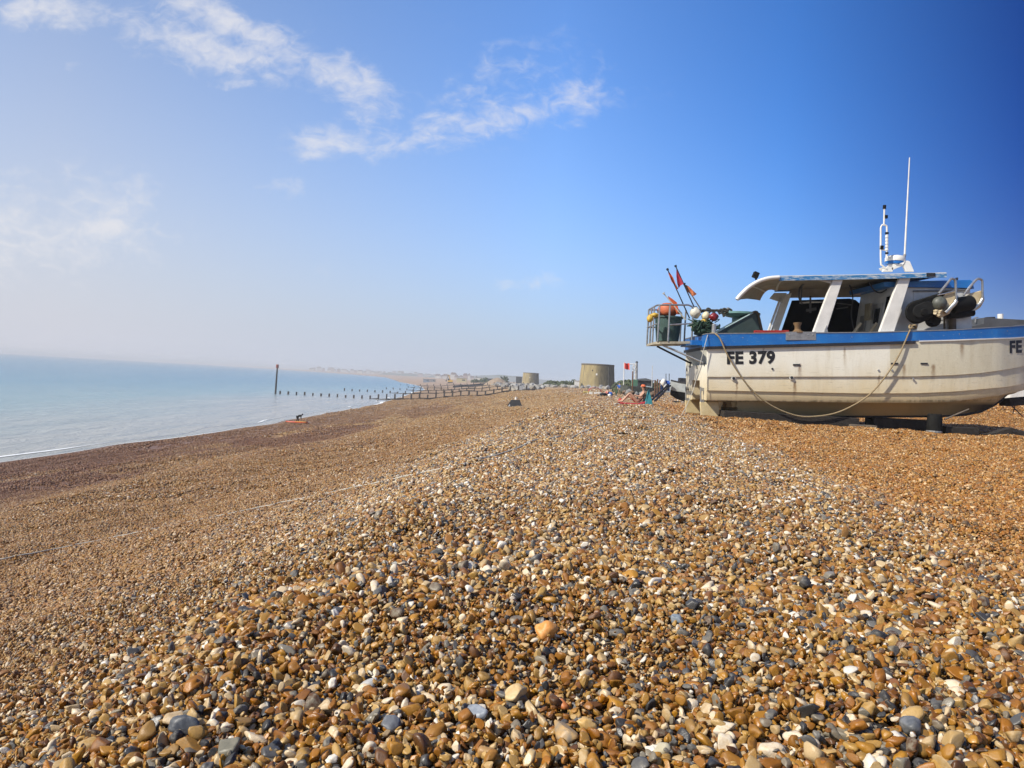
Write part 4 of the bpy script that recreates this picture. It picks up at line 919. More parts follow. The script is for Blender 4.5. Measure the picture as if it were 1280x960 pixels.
# blocks and timbers under the boat
def timber(px0, py0, px1, py1, Y, h, w, label, mat=TIMBER, cat='timber', name='timber_block', z0=None):
    a, b = P(px0, py0, Y), P(px1, py1, Y); mid = (a + b) / 2; L = (b - a).length; an = math.atan2(b.z - a.z, b.x - a.x)
    mb = MB(); mb.box(mid, (L, w, h), Matrix.Rotation(-an, 3, 'Y')); return thing1(mb, name, mat, label, cat, 'timbers under the boat', bevel=.012)
def gtimber(px0, px1, Y, h, w, label, lift=0, tilt=0, mat=TIMBER):
    a = P(px0, 500, Y); b = P(px1, 500, Y); xm = (a.x + b.x) / 2; z = Hz(xm, Y) + h / 2 - .02 + lift
    mb = MB(); mb.box((xm, Y, z), (b.x - a.x, w, h), Matrix.Rotation(-tilt, 3, 'Y')); return thing1(mb, 'timber_block', mat, label, 'timber', 'timbers under the boat', bevel=.012)
gtimber(900, 1066, 22.45, .36, 1.0, 'long black timber, enlarged to stand in for the shadow under the after half of the boat')  # timber made bigger to stand in for the dark shadow below the hull
gtimber(1062, 1095, 22.0, .20, .35, 'short weathered block end just behind the black post under the boat', mat=BARE)
gtimber(1088, 1165, 22.9, .34, .6, 'thick black timber under the middle of the boat')
gtimber(1180, 1222, 22.2, .24, .35, 'black timber immediately to the bow side of the upright post', lift=.03)
gtimber(1205, 1262, 22.35, .12, .4, 'flat black plank on the shingle under the forefoot')
gtimber(1238, 1266, 22.1, .16, .25, 'tilted black timber end under the forefoot', lift=.10, tilt=.35)
gtimber(1262, 1330, 22.6, .14, .4, 'low black timber ahead of the forefoot')
timber(1255, 503, 1330, 497, 23.0, .22, .5, 'heavy black beam propped off the ground ahead of the bow', name='cradle_beam')
pp_ = P(1168, 530, 21.95); pb = Vector((pp_.x, 21.95, Hz(pp_.x, 21.95) - .02))
root = empty('support_post', pb, 'upright black rubber-wrapped post under the hull side', 'post')
MB().lathe(pb, [(.20, 0), (.20, .56), (.17, .60)], 16).build('post_body', BLACK, root, smooth=True)
MB().lathe(pb + Vector((0, 0, .06)), [(.205, 0), (.212, .01), (.212, .05), (.205, .06)], 16).build('post_band', GREYSTEEL, root)
mb = MB().tube([P(1181, 524, 21.9), P(1211, 511.5, 22.1)], .022, 6); thing1(mb, 'thin_plank', BARE, 'thin pale stick leaning from the black post to the hull', 'stick')
mb = MB(); mb.tube([P(1270, 504, 22.8), P(1266, 517, 22.7)], .015, 6); mb.tube([P(1262, 505, 22.8), P(1279, 521, 22.7)], .015, 6); thing1(mb, 'beam_prop', NAVY, 'thin crossed dark rods under the heavy beam ahead of the bow', 'prop')

# ------------------------------------------------------------------ individual big stones in front
STM = {}
def stone_mat(name, c, c2, rough=.5):
    t = NT(name); o = t.obj(); n_ = t.noise(o, 22, 5, .65, .4); n2_ = t.noise(o, 90, 3)
    cc = t.mix(t.maprange(n_, .42, .62), c, c2); cc = t.mix(t.maprange(n2_, .5, .75, 0, .35), cc, tuple(v * .55 for v in c)); t.base(cc, rough); t.bump(n2_, .3, .004); return t.m
big = [((683, 793), 31, (1, .95, .85), (.58, .24, .05), (.66, .33, .10), 'biggest round orange stone, in the centre foreground', 1),
       ((597, 896), 34, (1.05, .7, .55), (.20, .22, .25), (.34, .36, .38), 'flat blue-grey oval stone in the centre foreground', 2),
       ((644, 874), 33, (1, .75, .7), (.55, .42, .22), (.50, .30, .12), 'pale yellow oblong stone up and right of the flat blue-grey stone', 3),
       ((706, 922), 36, (1.1, .7, .7), (.40, .25, .10), (.18, .16, .13), 'brown and grey two-tone oblong stone in the front row', 4),
       ((732, 913), 25, (1, .9, .8), (.55, .34, .11), (.62, .42, .18), 'ochre angular stone right of the two-tone oblong stone', 5),
       ((609, 947), 26, (1, .9, .9), (.34, .19, .07), (.40, .24, .10), 'smooth brown egg-shaped stone at the bottom edge', 6),
       ((230, 915), 34, (1, .8, .75), (.06, .065, .075), (.14, .15, .16), 'large near-black angular flint left of centre in front', 7),
       ((285, 943), 33, (.9, 1, .9), (.14, .13, .095), (.20, .18, .13), 'dark olive round stone at the bottom edge', 8),
       ((486, 909), 27, (1, .85, .75), (.12, .125, .135), (.18, .185, .19), 'dark slate grey rounded stone left of the flat blue-grey stone', 9),
       ((1137, 915), 30, (1.1, .8, .7), (.10, .105, .11), (.20, .20, .20), 'charcoal grey stone in the lower right foreground', 10),
       ((703, 925 - 40), 24, (1, .7, .6), (.42, .13, .035), (.46, .17, .05), 'rust red oval stone above the two-tone stone', 11),
       ((825, 943), 24, (1, .9, .8), (.46, .40, .26), (.52, .46, .33), 'cream grey stone with a waist at the bottom edge right of centre', 12),
       ((461, 860), 24, (1.1, .7, .6), (.48, .46, .42), (.36, .36, .36), 'pale grey flat stone left of centre', 13),
       ((845, 778), 20, (1, .7, .6), (.17, .20, .23), (.24, .26, .29), 'small blue-grey stone in the right middle foreground', 14)]
for (px, py), w, sc, c1, c2, lab, sd in big:
    q = G(px, py + w * .2); dist = (q - Vector((0, 0, CAMZ))).length; sz = w / 960 * dist
    v, f = PROTO[sd % len(PROTO)]; R3 = Euler((.1, .15, sd * 1.3)).to_matrix(); mb = MB()
    mb.add([q + Vector((0, 0, sz * .36)) + R3 @ Vector((p[0] * sz * sc[0], p[1] * sz * sc[1], p[2] * sz * sc[2] * .95)) for p in v], [tuple(int(i_) for i_ in g) for g in f])
    thing1(mb, 'stone', stone_mat('stone_%d' % sd, c1, c2), lab, 'stone', 'larger stones among the near shingle', smooth='all')

# ------------------------------------------------------------------ martello towers
t = NT('tower_render'); o = t.obj(); ox, oy, oz = t.xyz(o)
cv = t.noise(t.mapv(o, (.5, .5, .10)), 1.2, 5, .65); cv2 = t.noise(t.mapv(o, (.9, .9, .25)), 2.0, 5, .7)
cc = t.mix(t.maprange(cv, .35, .65), (.38, .305, .155), (.27, .22, .125)); cc = t.mix(t.maprange(cv2, .52, .7, 0, .6), cc, (.17, .14, .085)); cc = t.mix(t.math('MULTIPLY', t.maprange(oz, 2.4, .6), .4), cc, (.50, .42, .27))
br = t.node('ShaderNodeTexBrick'); br.inputs['Scale'].default_value = 1.4; br.inputs['Color1'].default_value = (1, 1, 1, 1); br.inputs['Color2'].default_value = (.8, .78, .75, 1); br.inputs['Mortar'].default_value = (.7, .68, .64, 1)
at = t.node('ShaderNodeCombineXYZ'); ang = t.math('ARCTAN2', oy, ox); t.l.new(t.math('MULTIPLY', ang, 6.0), at.inputs[0]); t.l.new(oz, at.inputs[1]); t.l.new(at.outputs[0], br.inputs['Vector'])
cc = t.mix(.6, cc, t.mix(1.0, cc, br.outputs['Color'], 'MULTIPLY')); shade_side = t.math('MULTIPLY', t.maprange(t.math('ADD', ox, t.math('MULTIPLY', t.math('SUBTRACT', cv, .5), 9.0)), -2.5, 2.5), t.maprange(cv2, .3, .6, .5, .95)); cc = t.mix(shade_side, cc, (.075, .066, .038)); t.base(cc, .9, .2); TOWER = t.m  # shade of the right side painted into the colour, broken up like stains
def tower(px, Y, r0, r1, ztop, label):
    x = P(px, 480, Y).x; zb = Hz(x, Y) - .3; b = Vector((x, Y, zb)); h = ztop - zb
    root = empty('martello_tower', b, label, 'tower', 'martello towers along the shore')
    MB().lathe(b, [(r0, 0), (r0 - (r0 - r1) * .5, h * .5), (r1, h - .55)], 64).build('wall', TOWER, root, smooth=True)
    MB().lathe(b, [(r1 + .06, h - .55), (r1 + .10, h - .4), (r1 + .06, h), (r1 - 1.2, h + .02), (r1 - 1.3, h - .4), (.1, h - .4)], 64).build('parapet', M('parapet_dark', (.16, .13, .09), .9, .3, 2), root, smooth=True)
    for an, z_, w_, hh, m_ in ((-1.72, h * .60, .55, .65, WHITE), (-1.98, h * .74, .4, .5, M('tower_slit', (.07, .06, .05), .7, .2)), (-.9, h * .66, .4, .5, M('tower_slit', (.07, .06, .05)))):
        rr = r0 + (r1 - r0) * z_ / h; d = Vector((math.cos(an), math.sin(an), 0)); mb = MB(); mb.box(b + d * (rr - .02) + Vector((0, 0, z_)), (.22, w_, hh), rotz(an)); mb.build('window' if hh < 1.5 else 'door', m_, root)
    for an in (-2.6, -1.0):
        d = Vector((math.cos(an), math.sin(an), 0)); MB().tube([b + d * (r0 + .02), b + d * (r1 + .08) + Vector((0, 0, h - .6))], .07, 6).build('drainpipe', M('pipe_grey', (.2, .19, .17), .6), root)
    return root
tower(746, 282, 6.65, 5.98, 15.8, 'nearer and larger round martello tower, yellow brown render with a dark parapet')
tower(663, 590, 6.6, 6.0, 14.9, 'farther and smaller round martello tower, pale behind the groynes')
hut = empty('white_kiosk', (P(721, 480, 278).x, 278, Hz(P(721, 480, 278).x, 278)), 'small white kiosk against the foot of the nearer tower', 'kiosk'); b = WM[hut].translation
mb = MB(); mb.box(b + Vector((0, 0, 1.2)), (1.6, 1.6, 2.8)); mb.build('wall', WHITE, hut); MB().box(b + Vector((0, 0, 2.68)), (1.9, 1.9, .15)).build('roof', GREYWHITE, hut)

# ------------------------------------------------------------------ groynes
GW = M('groyne_wood', (.04, .033, .028), .85, .3, 3, c2=(.07, .06, .05))
def groyne(Y, xa, xb, step, label, bend=0, hpost=1.5, marker=False):
    root = empty('groyne', (xb, Y, Hz(xb, Y)), label, 'groyne', 'timber groynes running down into the sea')
    n = int((xb - xa) / step); pts = []
    for k in range(n + 1):
        x = xa + k * step; y = Y + bend * max(0, (x - (xb - 22)) / 22) ** 2 * 22; g = Hz(x, y); top = max(g + hpost * random.uniform(.8, 1.12), .75 + random.uniform(0, .3)); pts.append((x, y, g, top))
        MB().box((x, y, (top + g - 1) / 2), (.42, .42, top - g + 1), rotz(random.uniform(-.2, .2))).build('post', GW, root)
    for k in range(n):
        (x0, y0, g0, t0), (x1, y1, g1, t1) = pts[k], pts[k + 1]
        if (g0 + g1) / 2 < -.9: continue
        an = math.atan2(y1 - y0, x1 - x0); L = math.hypot(x1 - x0, y1 - y0); lo, hi = min(g0, g1) - .5, max((g0 + g1) / 2 + .42 * random.uniform(.6, 1.3), .25)
        mb = MB(); dz_ = (g1 - g0) / 2
        mb.prism([(x0, y0 + .2, g0 - .5), (x1, y1 + .2, g1 - .5), (x1, y1 + .2, hi + dz_), (x0, y0 + .2, hi - dz_)], (0, .12, 0)); mb.build('planking', GW, root)
    return root
groyne(236, -71, 9.5, 2.52, 'nearest timber groyne, a full row of posts running out to the tall marker pole', bend=.25, hpost=1.9)
groyne(322, -70, 12, 3.2, 'second timber groyne, its row of posts just beyond the nearest one', bend=.3, hpost=1.6)
groyne(405, -66, 12, 3.6, 'third timber groyne, middle of the five rows', bend=.2, hpost=1.6)
groyne(490, -66, 2, 4.2, 'fourth timber groyne, partly hidden by nearer posts', hpost=1.7)
groyne(580, -84, -6, 5.0, 'farthest timber groyne, faint posts below the far beach', hpost=1.8)
mb = empty('marker_pole', P(344, 495, 233), 'tall dark marker pole with a reddish can top standing in the sea', 'marker pole'); b = WM[mb].translation
tp = P(346.6, 460, 233); MB().tube([(b.x, 233, -2), tp], .30, 10, r2=.22).build('pole', GW, mb)
MB().lathe(tp, [(.25, -.05), (.42, 0), (.42, 1.0), (.3, 1.1)], 12).build('topmark', M('faded_red', (.30, .09, .06), .7, .2), mb)
# dark sea wall beyond the groynes
a, b_ = P(566, 486, 470), P(616, 481.5, 560)
mb = MB(); mb.prism([(a.x, a.y, 1.2), (b_.x, b_.y, 3.2), (b_.x, b_.y, 6.0), (a.x, a.y, 2.9)], (0, 3, 0)); thing1(mb, 'sea_wall', M('sea_wall_stone', (.10, .10, .105), .9, .3, .5), 'dark sloping sea wall beyond the groynes', 'sea wall')
# rock armour
RK = [M('armour_rock_%s' % n_, c, .85, .2, .7, bump=.4) for n_, c in (('pale', (.36, .35, .33)), ('grey', (.25, .245, .235)), ('tan', (.30, .27, .22)))]
def rock_proto(k):
    mb = MB(); rs = random.Random(k); v, f = PROTO[(k * 5 + 2) % len(PROTO)]
    mb.add([Vector((0, 0, .35)) + Vector((p[0] * 1.2, p[1], p[2] * .9)) for p in LOW[(k * 5 + 2) % len(LOW)][0]], [tuple(int(i_) for i_ in g) for g in LOW[(k * 5 + 2) % len(LOW)][1]])
    return mb.build('armour_rock', RK[k % 3], origin=(0, 0, 0))
protos = [rock_proto(k) for k in range(6)]
def rocks(n, fn, label, group, smin, smax):
    for k in range(n):
        x, y = fn(k, n); s = random.uniform(smin, smax); o = protos[k % 6].copy(); COL.objects.link(o)
        o.location = (x, y, Hz(x, y) - .1 * s); o.scale = (s, s * random.uniform(.8, 1.2), s * random.uniform(.7, 1.1)); o.rotation_euler = (random.uniform(-.4, .4), random.uniform(-.4, .4), random.uniform(0, 6.28)); tag(o, label, 'rock', group)
def along(pts, jx, jy):
    def fn(k, n):
        t_ = (k + .5) / n * (len(pts) - 1); i_ = int(t_); a, b = pts[i_], pts[min(i_ + 1, len(pts) - 1)]; f_ = t_ - i_
        return a[0] + (b[0] - a[0]) * f_ + random.uniform(-jx, jx), a[1] + (b[1] - a[1]) * f_ + random.uniform(-jy, jy)
    return fn
rocks(110, along([(4, 262), (7, 300), (4, 350), (-2, 420), (-8, 500)], 5.5, 10), 'pale grey boulder in the rock bank behind the groyne posts', 'boulders behind the groynes', 1.5, 3.0)
rocks(34, along([(P(684, 480, 290).x, 292), (P(722, 480, 268).x, 270), (P(770, 480, 262).x, 262)], 2.5, 5), 'grey boulder heaped along the foot of the nearer tower', 'boulders at the tower foot', 1.3, 2.4)
for p in protos: bpy.data.objects.remove(p)

# ------------------------------------------------------------------ people on the beach
SKIN = M('skin', (.48, .27, .18), .55, .08, 6); SKIN2 = M('skin_light', (.55, .36, .27), .55, .08, 6); HAIR = M('dark_hair', (.03, .02, .014), .6, .2, 20)
BLACKCLOTH = M('black_cloth', (.014, .014, .016), .8, .2, 10); BLUECLOTH = M('blue_cloth', (.03, .13, .50), .8, .15, 10); KHAKI = M('khaki_cloth', (.30, .24, .16), .85, .15, 8)
REDTOP = M('red_top', (.50, .05, .05), .8, .15, 8)
def add_head(root, c, r, face, hair=HAIR, hat=None):
    """hair cap and small face features on the head of a body"""
    f = Vector(face).normalized(); side = f.cross(Vector((0, 0, 1))).normalized()
    mb = MB(); mb.blob(c + Vector((0, 0, r * .25)) - f * r * .22, (r * 1.02, r * 1.02, r * .95), 2, .06, 3); mb.build('hair', hair, root, smooth='all')
    mb = MB()
    for s_ in (-1, 1): mb.blob(c + f * r * .86 + side * s_ * r * .36 + Vector((0, 0, r * .08)), r * .12, 1, 0, 1)
    mb.build('eyes', NAVY, root)
    mb = MB(); mb.blob(c + f * r * .96 - Vector((0, 0, r * .15)), (r * .16, r * .16, r * .24), 1, 0, 1); mb.build('nose', SKIN, root)
    if hat:
        mb = MB(); mb.lathe(c + Vector((0, 0, r * .38)), [(r * 1.22, 0), (r * 1.2, .012), (r * 1.04, .025), (r * 1.0, r * .55), (r * .7, r * .85), (.01, r * .9)], 16); mb.build('hat', hat, root, smooth=True)
# reclining sunbather: feet towards the sea, back against the teal windbreak bag
gx_, gy_ = P(797, 505, 37).x, 37.0; g0 = Hz(gx_, gy_) + .05
def V(dx, dy, dz): return Vector((gx_ + dx, gy_ + dy, g0 + dz))
sb = empty('person', V(0, 0, 0), 'sunbather in an orange hat and black swimsuit reclining on a red mat', 'person')
J = {'pelvis': (V(-.02, 0, .20), .145), 'waist': (V(.10, 0, .33), .125), 'chest': (V(.20, 0, .52), .145), 'neckb': (V(.26, 0, .66), .075), 'neck': (V(.26, 0, .73), .055), 'head': (V(.23, -.02, .85), .10), 'crown': (V(.22, -.02, .92), .085)}
ed = [('pelvis', 'waist'), ('waist', 'chest'), ('chest', 'neckb'), ('neckb', 'neck'), ('neck', 'head'), ('head', 'crown')]
for s_, n_ in ((-1, 'a'), (1, 'b')):
    kz = .56 if s_ < 0 else .44; kx = -.42 if s_ < 0 else -.46
    J.update({'sh' + n_: (V(.24, .17 * s_, .60), .062), 'el' + n_: (V(.08 if s_ < 0 else .34, .26 * s_, .42), .045), 'wr' + n_: (V(-.16 if s_ < 0 else .30, .22 * s_, .47 if s_ < 0 else .14), .034), 'ha' + n_: (V(-.24 if s_ < 0 else .29, .2 * s_, .48 if s_ < 0 else .08), .036),
              'hip' + n_: (V(-.06, .10 * s_, .19), .10), 'kn' + n_: (V(kx, .12 * s_, kz), .062), 'an' + n_: (V(kx - .36, .12 * s_, .13), .042), 'to' + n_: (V(kx - .52, .13 * s_, .12), .034)})
    ed += [('chest', 'sh' + n_), ('sh' + n_, 'el' + n_), ('el' + n_, 'wr' + n_), ('wr' + n_, 'ha' + n_), ('pelvis', 'hip' + n_), ('hip' + n_, 'kn' + n_), ('kn' + n_, 'an' + n_), ('an' + n_, 'to' + n_)]
skin_body('body', J, ed, SKIN, sb)
skin_body('swimsuit', {'pelvis': (V(-.03, 0, .20), .165), 'waist': (V(.10, 0, .33), .14), 'chest': (V(.19, 0, .50), .16)}, [('pelvis', 'waist'), ('waist', 'chest')], BLACKCLOTH, sb)
add_head(sb, V(.225, -.02, .87), .105, (-.9, -.4, 0), HAIR, M('orange_hat', (.80, .17, .06), .8, .1, 8))
q = V(-.18, 0, .03); mt = empty('beach_mat', q, 'red cushioned beach mat under the sunbather', 'mat'); mb = MB(); mb.box(q + Vector((-.05, 0, .02)), (1.25, .62, .07)); mb.box(q + Vector((.42, 0, .09)), (.35, .6, .10), roty(-.3)); mb.build('cushion', M('red_mat', (.50, .04, .05), .8, .15, 6), mt, bevel=.03)
mb = MB(); mb.box(q + Vector((-.05, 0, -.035)), (1.3, .66, .045)); mb.build('mat_base', NAVY, mt)
tl = [V(.27, -.42, -.02), V(.72, -.30, -.02), V(.72, .30, -.02), V(.27, .42, -.02)]; tt = V(.50, 0, .80)
wb = MB(); wb.add(tl + [tt + Vector((-.03, -.06, 0)), tt + Vector((.03, .06, 0))], [(0, 1, 5, 4), (1, 2, 5), (2, 3, 4, 5), (3, 0, 4), (0, 3, 2, 1)]); thing1(wb, 'windbreak_bag', M('teal_cloth', (.05, .30, .33), .8, .2, 5), 'teal peaked cloth bag standing behind the sunbather', 'bag', bevel=.03)
q = V(-1.02, -.25, .0); mb = MB(); mb.box(q + Vector((0, 0, .02)), (.26, .10, .05), rotz(.4)); thing1(mb, 'sandal', BUOYWHITE, 'white sandal on the shingle by the sunbather feet', 'sandal', bevel=.015)
mb = MB(); mb.blob(V(-.82, .22, .14), (.10, .1, .16), 2, .15, 4); thing1(mb, 'red_bottle', REDTOP, 'small reddish bottle past the sunbather feet', 'bottle', smooth='all')
def standing(name_label, x, y, lean, top_mat, leg_mat, face, hatm=None, arms=.3, stride=.12, sk=SKIN2):
    g = Hz(x, y); f = Vector(face).normalized(); sd = f.cross(Vector((0, 0, 1)))
    def W(fw, s_, z): return Vector((x, y, g + z)) + f * fw + sd * s_
    r = empty('person', W(0, 0, 0), name_label, 'person')
    L = lean; ch = (math.sin(L) * .42, .92 + math.cos(L) * .42); nk = (math.sin(L) * .58, .92 + math.cos(L) * .58); hd = (math.sin(L * .9) * .74, .92 + math.cos(L * .9) * .74)
    J = {'pelvis': (W(0, 0, .92), .13), 'chest': (W(ch[0], 0, ch[1]), .14), 'neck': (W(nk[0], 0, nk[1]), .06), 'head': (W(hd[0], 0, hd[1]), .095), 'crown': (W(hd[0] + math.sin(L) * .08, 0, hd[1] + .08 * math.cos(L)), .08)}
    ed = [('pelvis', 'chest'), ('chest', 'neck'), ('neck', 'head'), ('head', 'crown')]
    for s_, n_ in ((-1, 'a'), (1, 'b')):
        st = stride * s_
        J.update({'sh' + n_: (W(ch[0] + .03, .19 * s_, ch[1] + .06), .06), 'el' + n_: (W(ch[0] + arms * .5, .23 * s_, ch[1] - .2), .045), 'wr' + n_: (W(ch[0] + arms, .2 * s_, ch[1] - .40), .034), 'ha' + n_: (W(ch[0] + arms + .03, .19 * s_, ch[1] - .49), .036),
                  'hip' + n_: (W(0, .09 * s_, .88), .095), 'kn' + n_: (W(st * .6 + .03, .10 * s_, .49), .062), 'an' + n_: (W(st, .11 * s_, .08), .042), 'to' + n_: (W(st + .17, .12 * s_, .03), .035)})
        ed += [('chest', 'sh' + n_), ('sh' + n_, 'el' + n_), ('el' + n_, 'wr' + n_), ('wr' + n_, 'ha' + n_), ('pelvis', 'hip' + n_), ('hip' + n_, 'kn' + n_), ('kn' + n_, 'an' + n_), ('an' + n_, 'to' + n_)]
    skin_body('body', J, ed, sk, r)
    K = ['pelvis', 'chest', 'sha', 'shb', 'ela', 'elb']
    skin_body('top', {k: (J[k][0], J[k][1] * 1.2) for k in K}, [e for e in ed if e[0] in K and e[1] in K], top_mat, r)
    K = ['pelvis', 'hipa', 'hipb', 'kna', 'knb', 'ana', 'anb']
    skin_body('trousers', {k: (J[k][0], J[k][1] * 1.2) for k in K}, [e for e in ed if e[0] in K and e[1] in K], leg_mat, r)
    add_head(r, J['head'][0], .10, face, HAIR, hatm)
    return r
q = P(774.2, 490, 100); standing('standing person in a blue top and cap with khaki trousers, near the red flag', q.x, 100, .15, BLUECLOTH, KHAKI, (-.4, -.9, 0), M('blue_cap', (.02, .06, .22), .8), .15)
def sitting(label, x, y, top_mat, face, legs):
    g = Hz(x, y); f = Vector(face).normalized(); sd = f.cross(Vector((0, 0, 1)))
    def W(fw, s_, z): return Vector((x, y, g + z)) + f * fw + sd * s_
    r = empty('person', W(0, 0, 0), label, 'person')
    J = {'pelvis': (W(0, 0, .13), .13), 'chest': (W(-.02, 0, .5), .14), 'neck': (W(.02, 0, .68), .06), 'head': (W(.05, 0, .8), .095), 'crown': (W(.04, 0, .89), .08)}
    ed = [('pelvis', 'chest'), ('chest', 'neck'), ('neck', 'head'), ('head', 'crown')]
    for s_, n_ in ((-1, 'a'), (1, 'b')):
        J.update({'sh' + n_: (W(0, .19 * s_, .57), .06), 'el' + n_: (W(.15, .26 * s_, .36), .045), 'wr' + n_: (W(.36, .16 * s_, .38), .034), 'ha' + n_: (W(.44, .12 * s_, .40), .036),
                  'hip' + n_: (W(.06, .1 * s_, .12), .095), 'kn' + n_: (W(.46, .14 * s_, .40), .062), 'an' + n_: (W(.72, .13 * s_, .08), .042), 'to' + n_: (W(.88, .13 * s_, .04), .035)})
        ed += [('chest', 'sh' + n_), ('sh' + n_, 'el' + n_), ('el' + n_, 'wr' + n_), ('wr' + n_, 'ha' + n_), ('pelvis', 'hip' + n_), ('hip' + n_, 'kn' + n_), ('kn' + n_, 'an' + n_), ('an' + n_, 'to' + n_)]
    skin_body('body', J, ed, SKIN2, r)
    K = ['pelvis', 'chest', 'sha', 'shb']; skin_body('top', {k: (J[k][0], J[k][1] * 1.2) for k in K}, [e for e in ed if e[0] in K and e[1] in K], top_mat, r)
    K = ['pelvis', 'hipa', 'hipb', 'kna', 'knb']; skin_body('shorts', {k: (J[k][0], J[k][1] * 1.2) for k in K}, [e for e in ed if e[0] in K and e[1] in K], legs, r)
    add_head(r, J['head'][0], .10, face)
    return r
q = P(759, 492, 85); sitting('seated person in a red top on the shingle, left of the standing blue figure', q.x, 85, REDTOP, (-.9, -.4, 0), BLACKCLOTH)
q = P(755, 492, 85); g = Hz(q.x, 85); mb = MB(); mb.box((q.x, 84.6, g + .06), (1.5, 1.0, .12)); mb.blob((q.x - .2, 84.6, g + .22), (.35, .3, .2), 2, .3, 3); thing1(mb, 'dark_rug', BLACKCLOTH, 'dark rug with bundled clothes beside the seated red figure', 'rug')
q = P(763, 492, 85); g = Hz(q.x, 85); mb = MB(); mb.blob((q.x, 84.9, g + .25), (.26, .2, .28), 2, .15, 2); thing1(mb, 'beach_bag', BLUECLOTH, 'bright blue beach bag right of the seated red figure', 'bag', smooth='all')
q = P(762, 493, 83); g = Hz(q.x, 83); mb = MB(); mb.blob((q.x, 83, g + .15), (.2, .2, .17), 2, .15, 5); thing1(mb, 'white_bag', WHITE, 'small white bag in front of the blue beach bag', 'bag', smooth='all')
q = P(768.5, 492, 85); g = Hz(q.x, 85); ch = empty('beach_chair', (q.x, 85, g), 'dark green folding beach chair facing the sea by the seated group', 'chair')
MB().box((q.x - .1, 85, g + .25), (.5, .5, .05)).build('seat', NETGREEN, ch); MB().box((q.x + .22, 85, g + .52), (.06, .5, .6), roty(.25)).build('backrest', NETGREEN, ch)
for dx_, dy_ in ((-.3, -.22), (-.3, .22), (.15, -.22), (.15, .22)): MB().tube([(q.x + dx_, 85 + dy_, g), (q.x + dx_, 85 + dy_, g + .25)], .02, 6).build('leg', NAVY, ch)
q = P(743.5, 490, 130); g = Hz(q.x, 130); sh = empty('beach_shelter', (q.x, 130, g), 'low red and white beach shelter below the nearer tower', 'shelter')
mb = MB(); mb.loft([[Vector((q.x + 1.1 * math.cos(a), 130 + d_, g + .45 + .75 * math.sin(a))) for a in np.linspace(0, math.pi, 9)] for d_ in (-.6, .6)], closed=False, caps=False); o = mb.build('awning', REDTOP, sh); so_ = o.modifiers.new('thick', 'SOLIDIFY'); so_.thickness = .03
mb = MB()
for dx_ in (-.7, .1, .7): mb.box((q.x + dx_, 129.5, g + .2), (.5, .5, .4))
mb.build('cool_boxes', WHITE, sh)
for k in (-.5, .55): pass
mb = MB(); mb.box((P(735, 490, 140).x, 140, Hz(P(735, 490, 140).x, 140) + .25), (1.8, .8, .4)); thing1(mb, 'yellow_canoe', M('dull_yellow', (.45, .34, .10), .6), 'low yellow boat shape on the shingle left of the red shelter', 'canoe', bevel=.15)

# paddleboarder at the water edge
q = G(371, 529.5); x, y = q.x, q.y; g = Hz(x, y)
pbd = empty('paddleboard', (x, y, g + .02), 'orange and red paddleboard lying at the water edge', 'paddleboard')
def bplan(t_): return .40 * (max(0, 1 - abs(2 * t_ - 1) ** 3.2)) ** .7
secs = []
for t_ in np.linspace(.005, .995, 15):
    w_ = max(bplan(t_), .02); cx_ = x + (t_ - .5) * 3.0; z_ = g + .14 + .18 * max(0, abs(2 * t_ - 1) - .7) ** 1.5; secs.append([Vector((cx_, y - w_, z_)), Vector((cx_, y - w_ * .9, z_ + .09)), Vector((cx_, y + w_ * .9, z_ + .09)), Vector((cx_, y + w_, z_)), Vector((cx_, y, z_ - .07))])
MB().loft(secs).build('board', M('board_red', (.70, .10, .03), .4, .1, 2), pbd, smooth=True)
MB().box((x + .5, y, g + .255), (1.5, .5, .03)).build('deck_pad', M('board_orange', (.85, .42, .04), .6, .1), pbd)
standing('paddleboarder in black bending over the board at the water edge', x - .1, y + .55, 1.3, BLACKCLOTH, BLACKCLOTH, (.8, .5, 0), None, .1, .1, BLACKCLOTH)
# tent, bucket and bag on the middle beach
q = G(643, 508.5); x, y = q.x, q.y; g = Hz(x, y); L = 20 / 960 * y; tn = empty('tent', (x, y, g), 'low black ridge tent pitched alone on the beach slope', 'tent'); w_ = L / 2; hh = L * .46
mb = MB(); mb.add([(x - w_, y - .7, g - .1), (x + w_, y - .7, g), (x + w_, y + .9, g), (x - w_, y + .9, g - .1), (x - w_ * .45, y + .1, g + hh * .95), (x + w_ * .62, y + .1, g + hh)], [(0, 1, 5, 4), (1, 2, 5), (2, 3, 4, 5), (3, 0, 4), (0, 3, 2, 1)]); mb.build('canvas', BLACKCLOTH, tn, bevel=.04)
mb = MB(); mb.add([(x - w_ * .80, y - .73, g + .05), (x - w_ * .52, y - .745, g + .05), (x - w_ * .58, y - .44, g + hh * .40)], [(0, 1, 2)]); o = mb.build('door_flap', M('grey_flap', (.35, .36, .38), .8), tn); so_ = o.modifiers.new('thick', 'SOLIDIFY'); so_.thickness = .03
q = G(645, 500); mb = MB(); g = Hz(q.x, q.y); s_ = q.y / 960; rt = empty('white_barrel', (q.x, q.y, g), 'small white drum standing behind the black tent', 'drum'); MB().lathe((q.x, q.y, g), [(1.5 * s_, 0), (1.7 * s_, 1.5 * s_), (1.6 * s_, 4 * s_), (.01, 4.05 * s_)], 14).build('drum_body', WHITE, rt, smooth=True); MB().lathe((q.x, q.y, g + 3.4 * s_), [(1.75 * s_, 0), (1.75 * s_, .5 * s_)], 14).build('drum_rim', GREYSTEEL, rt)
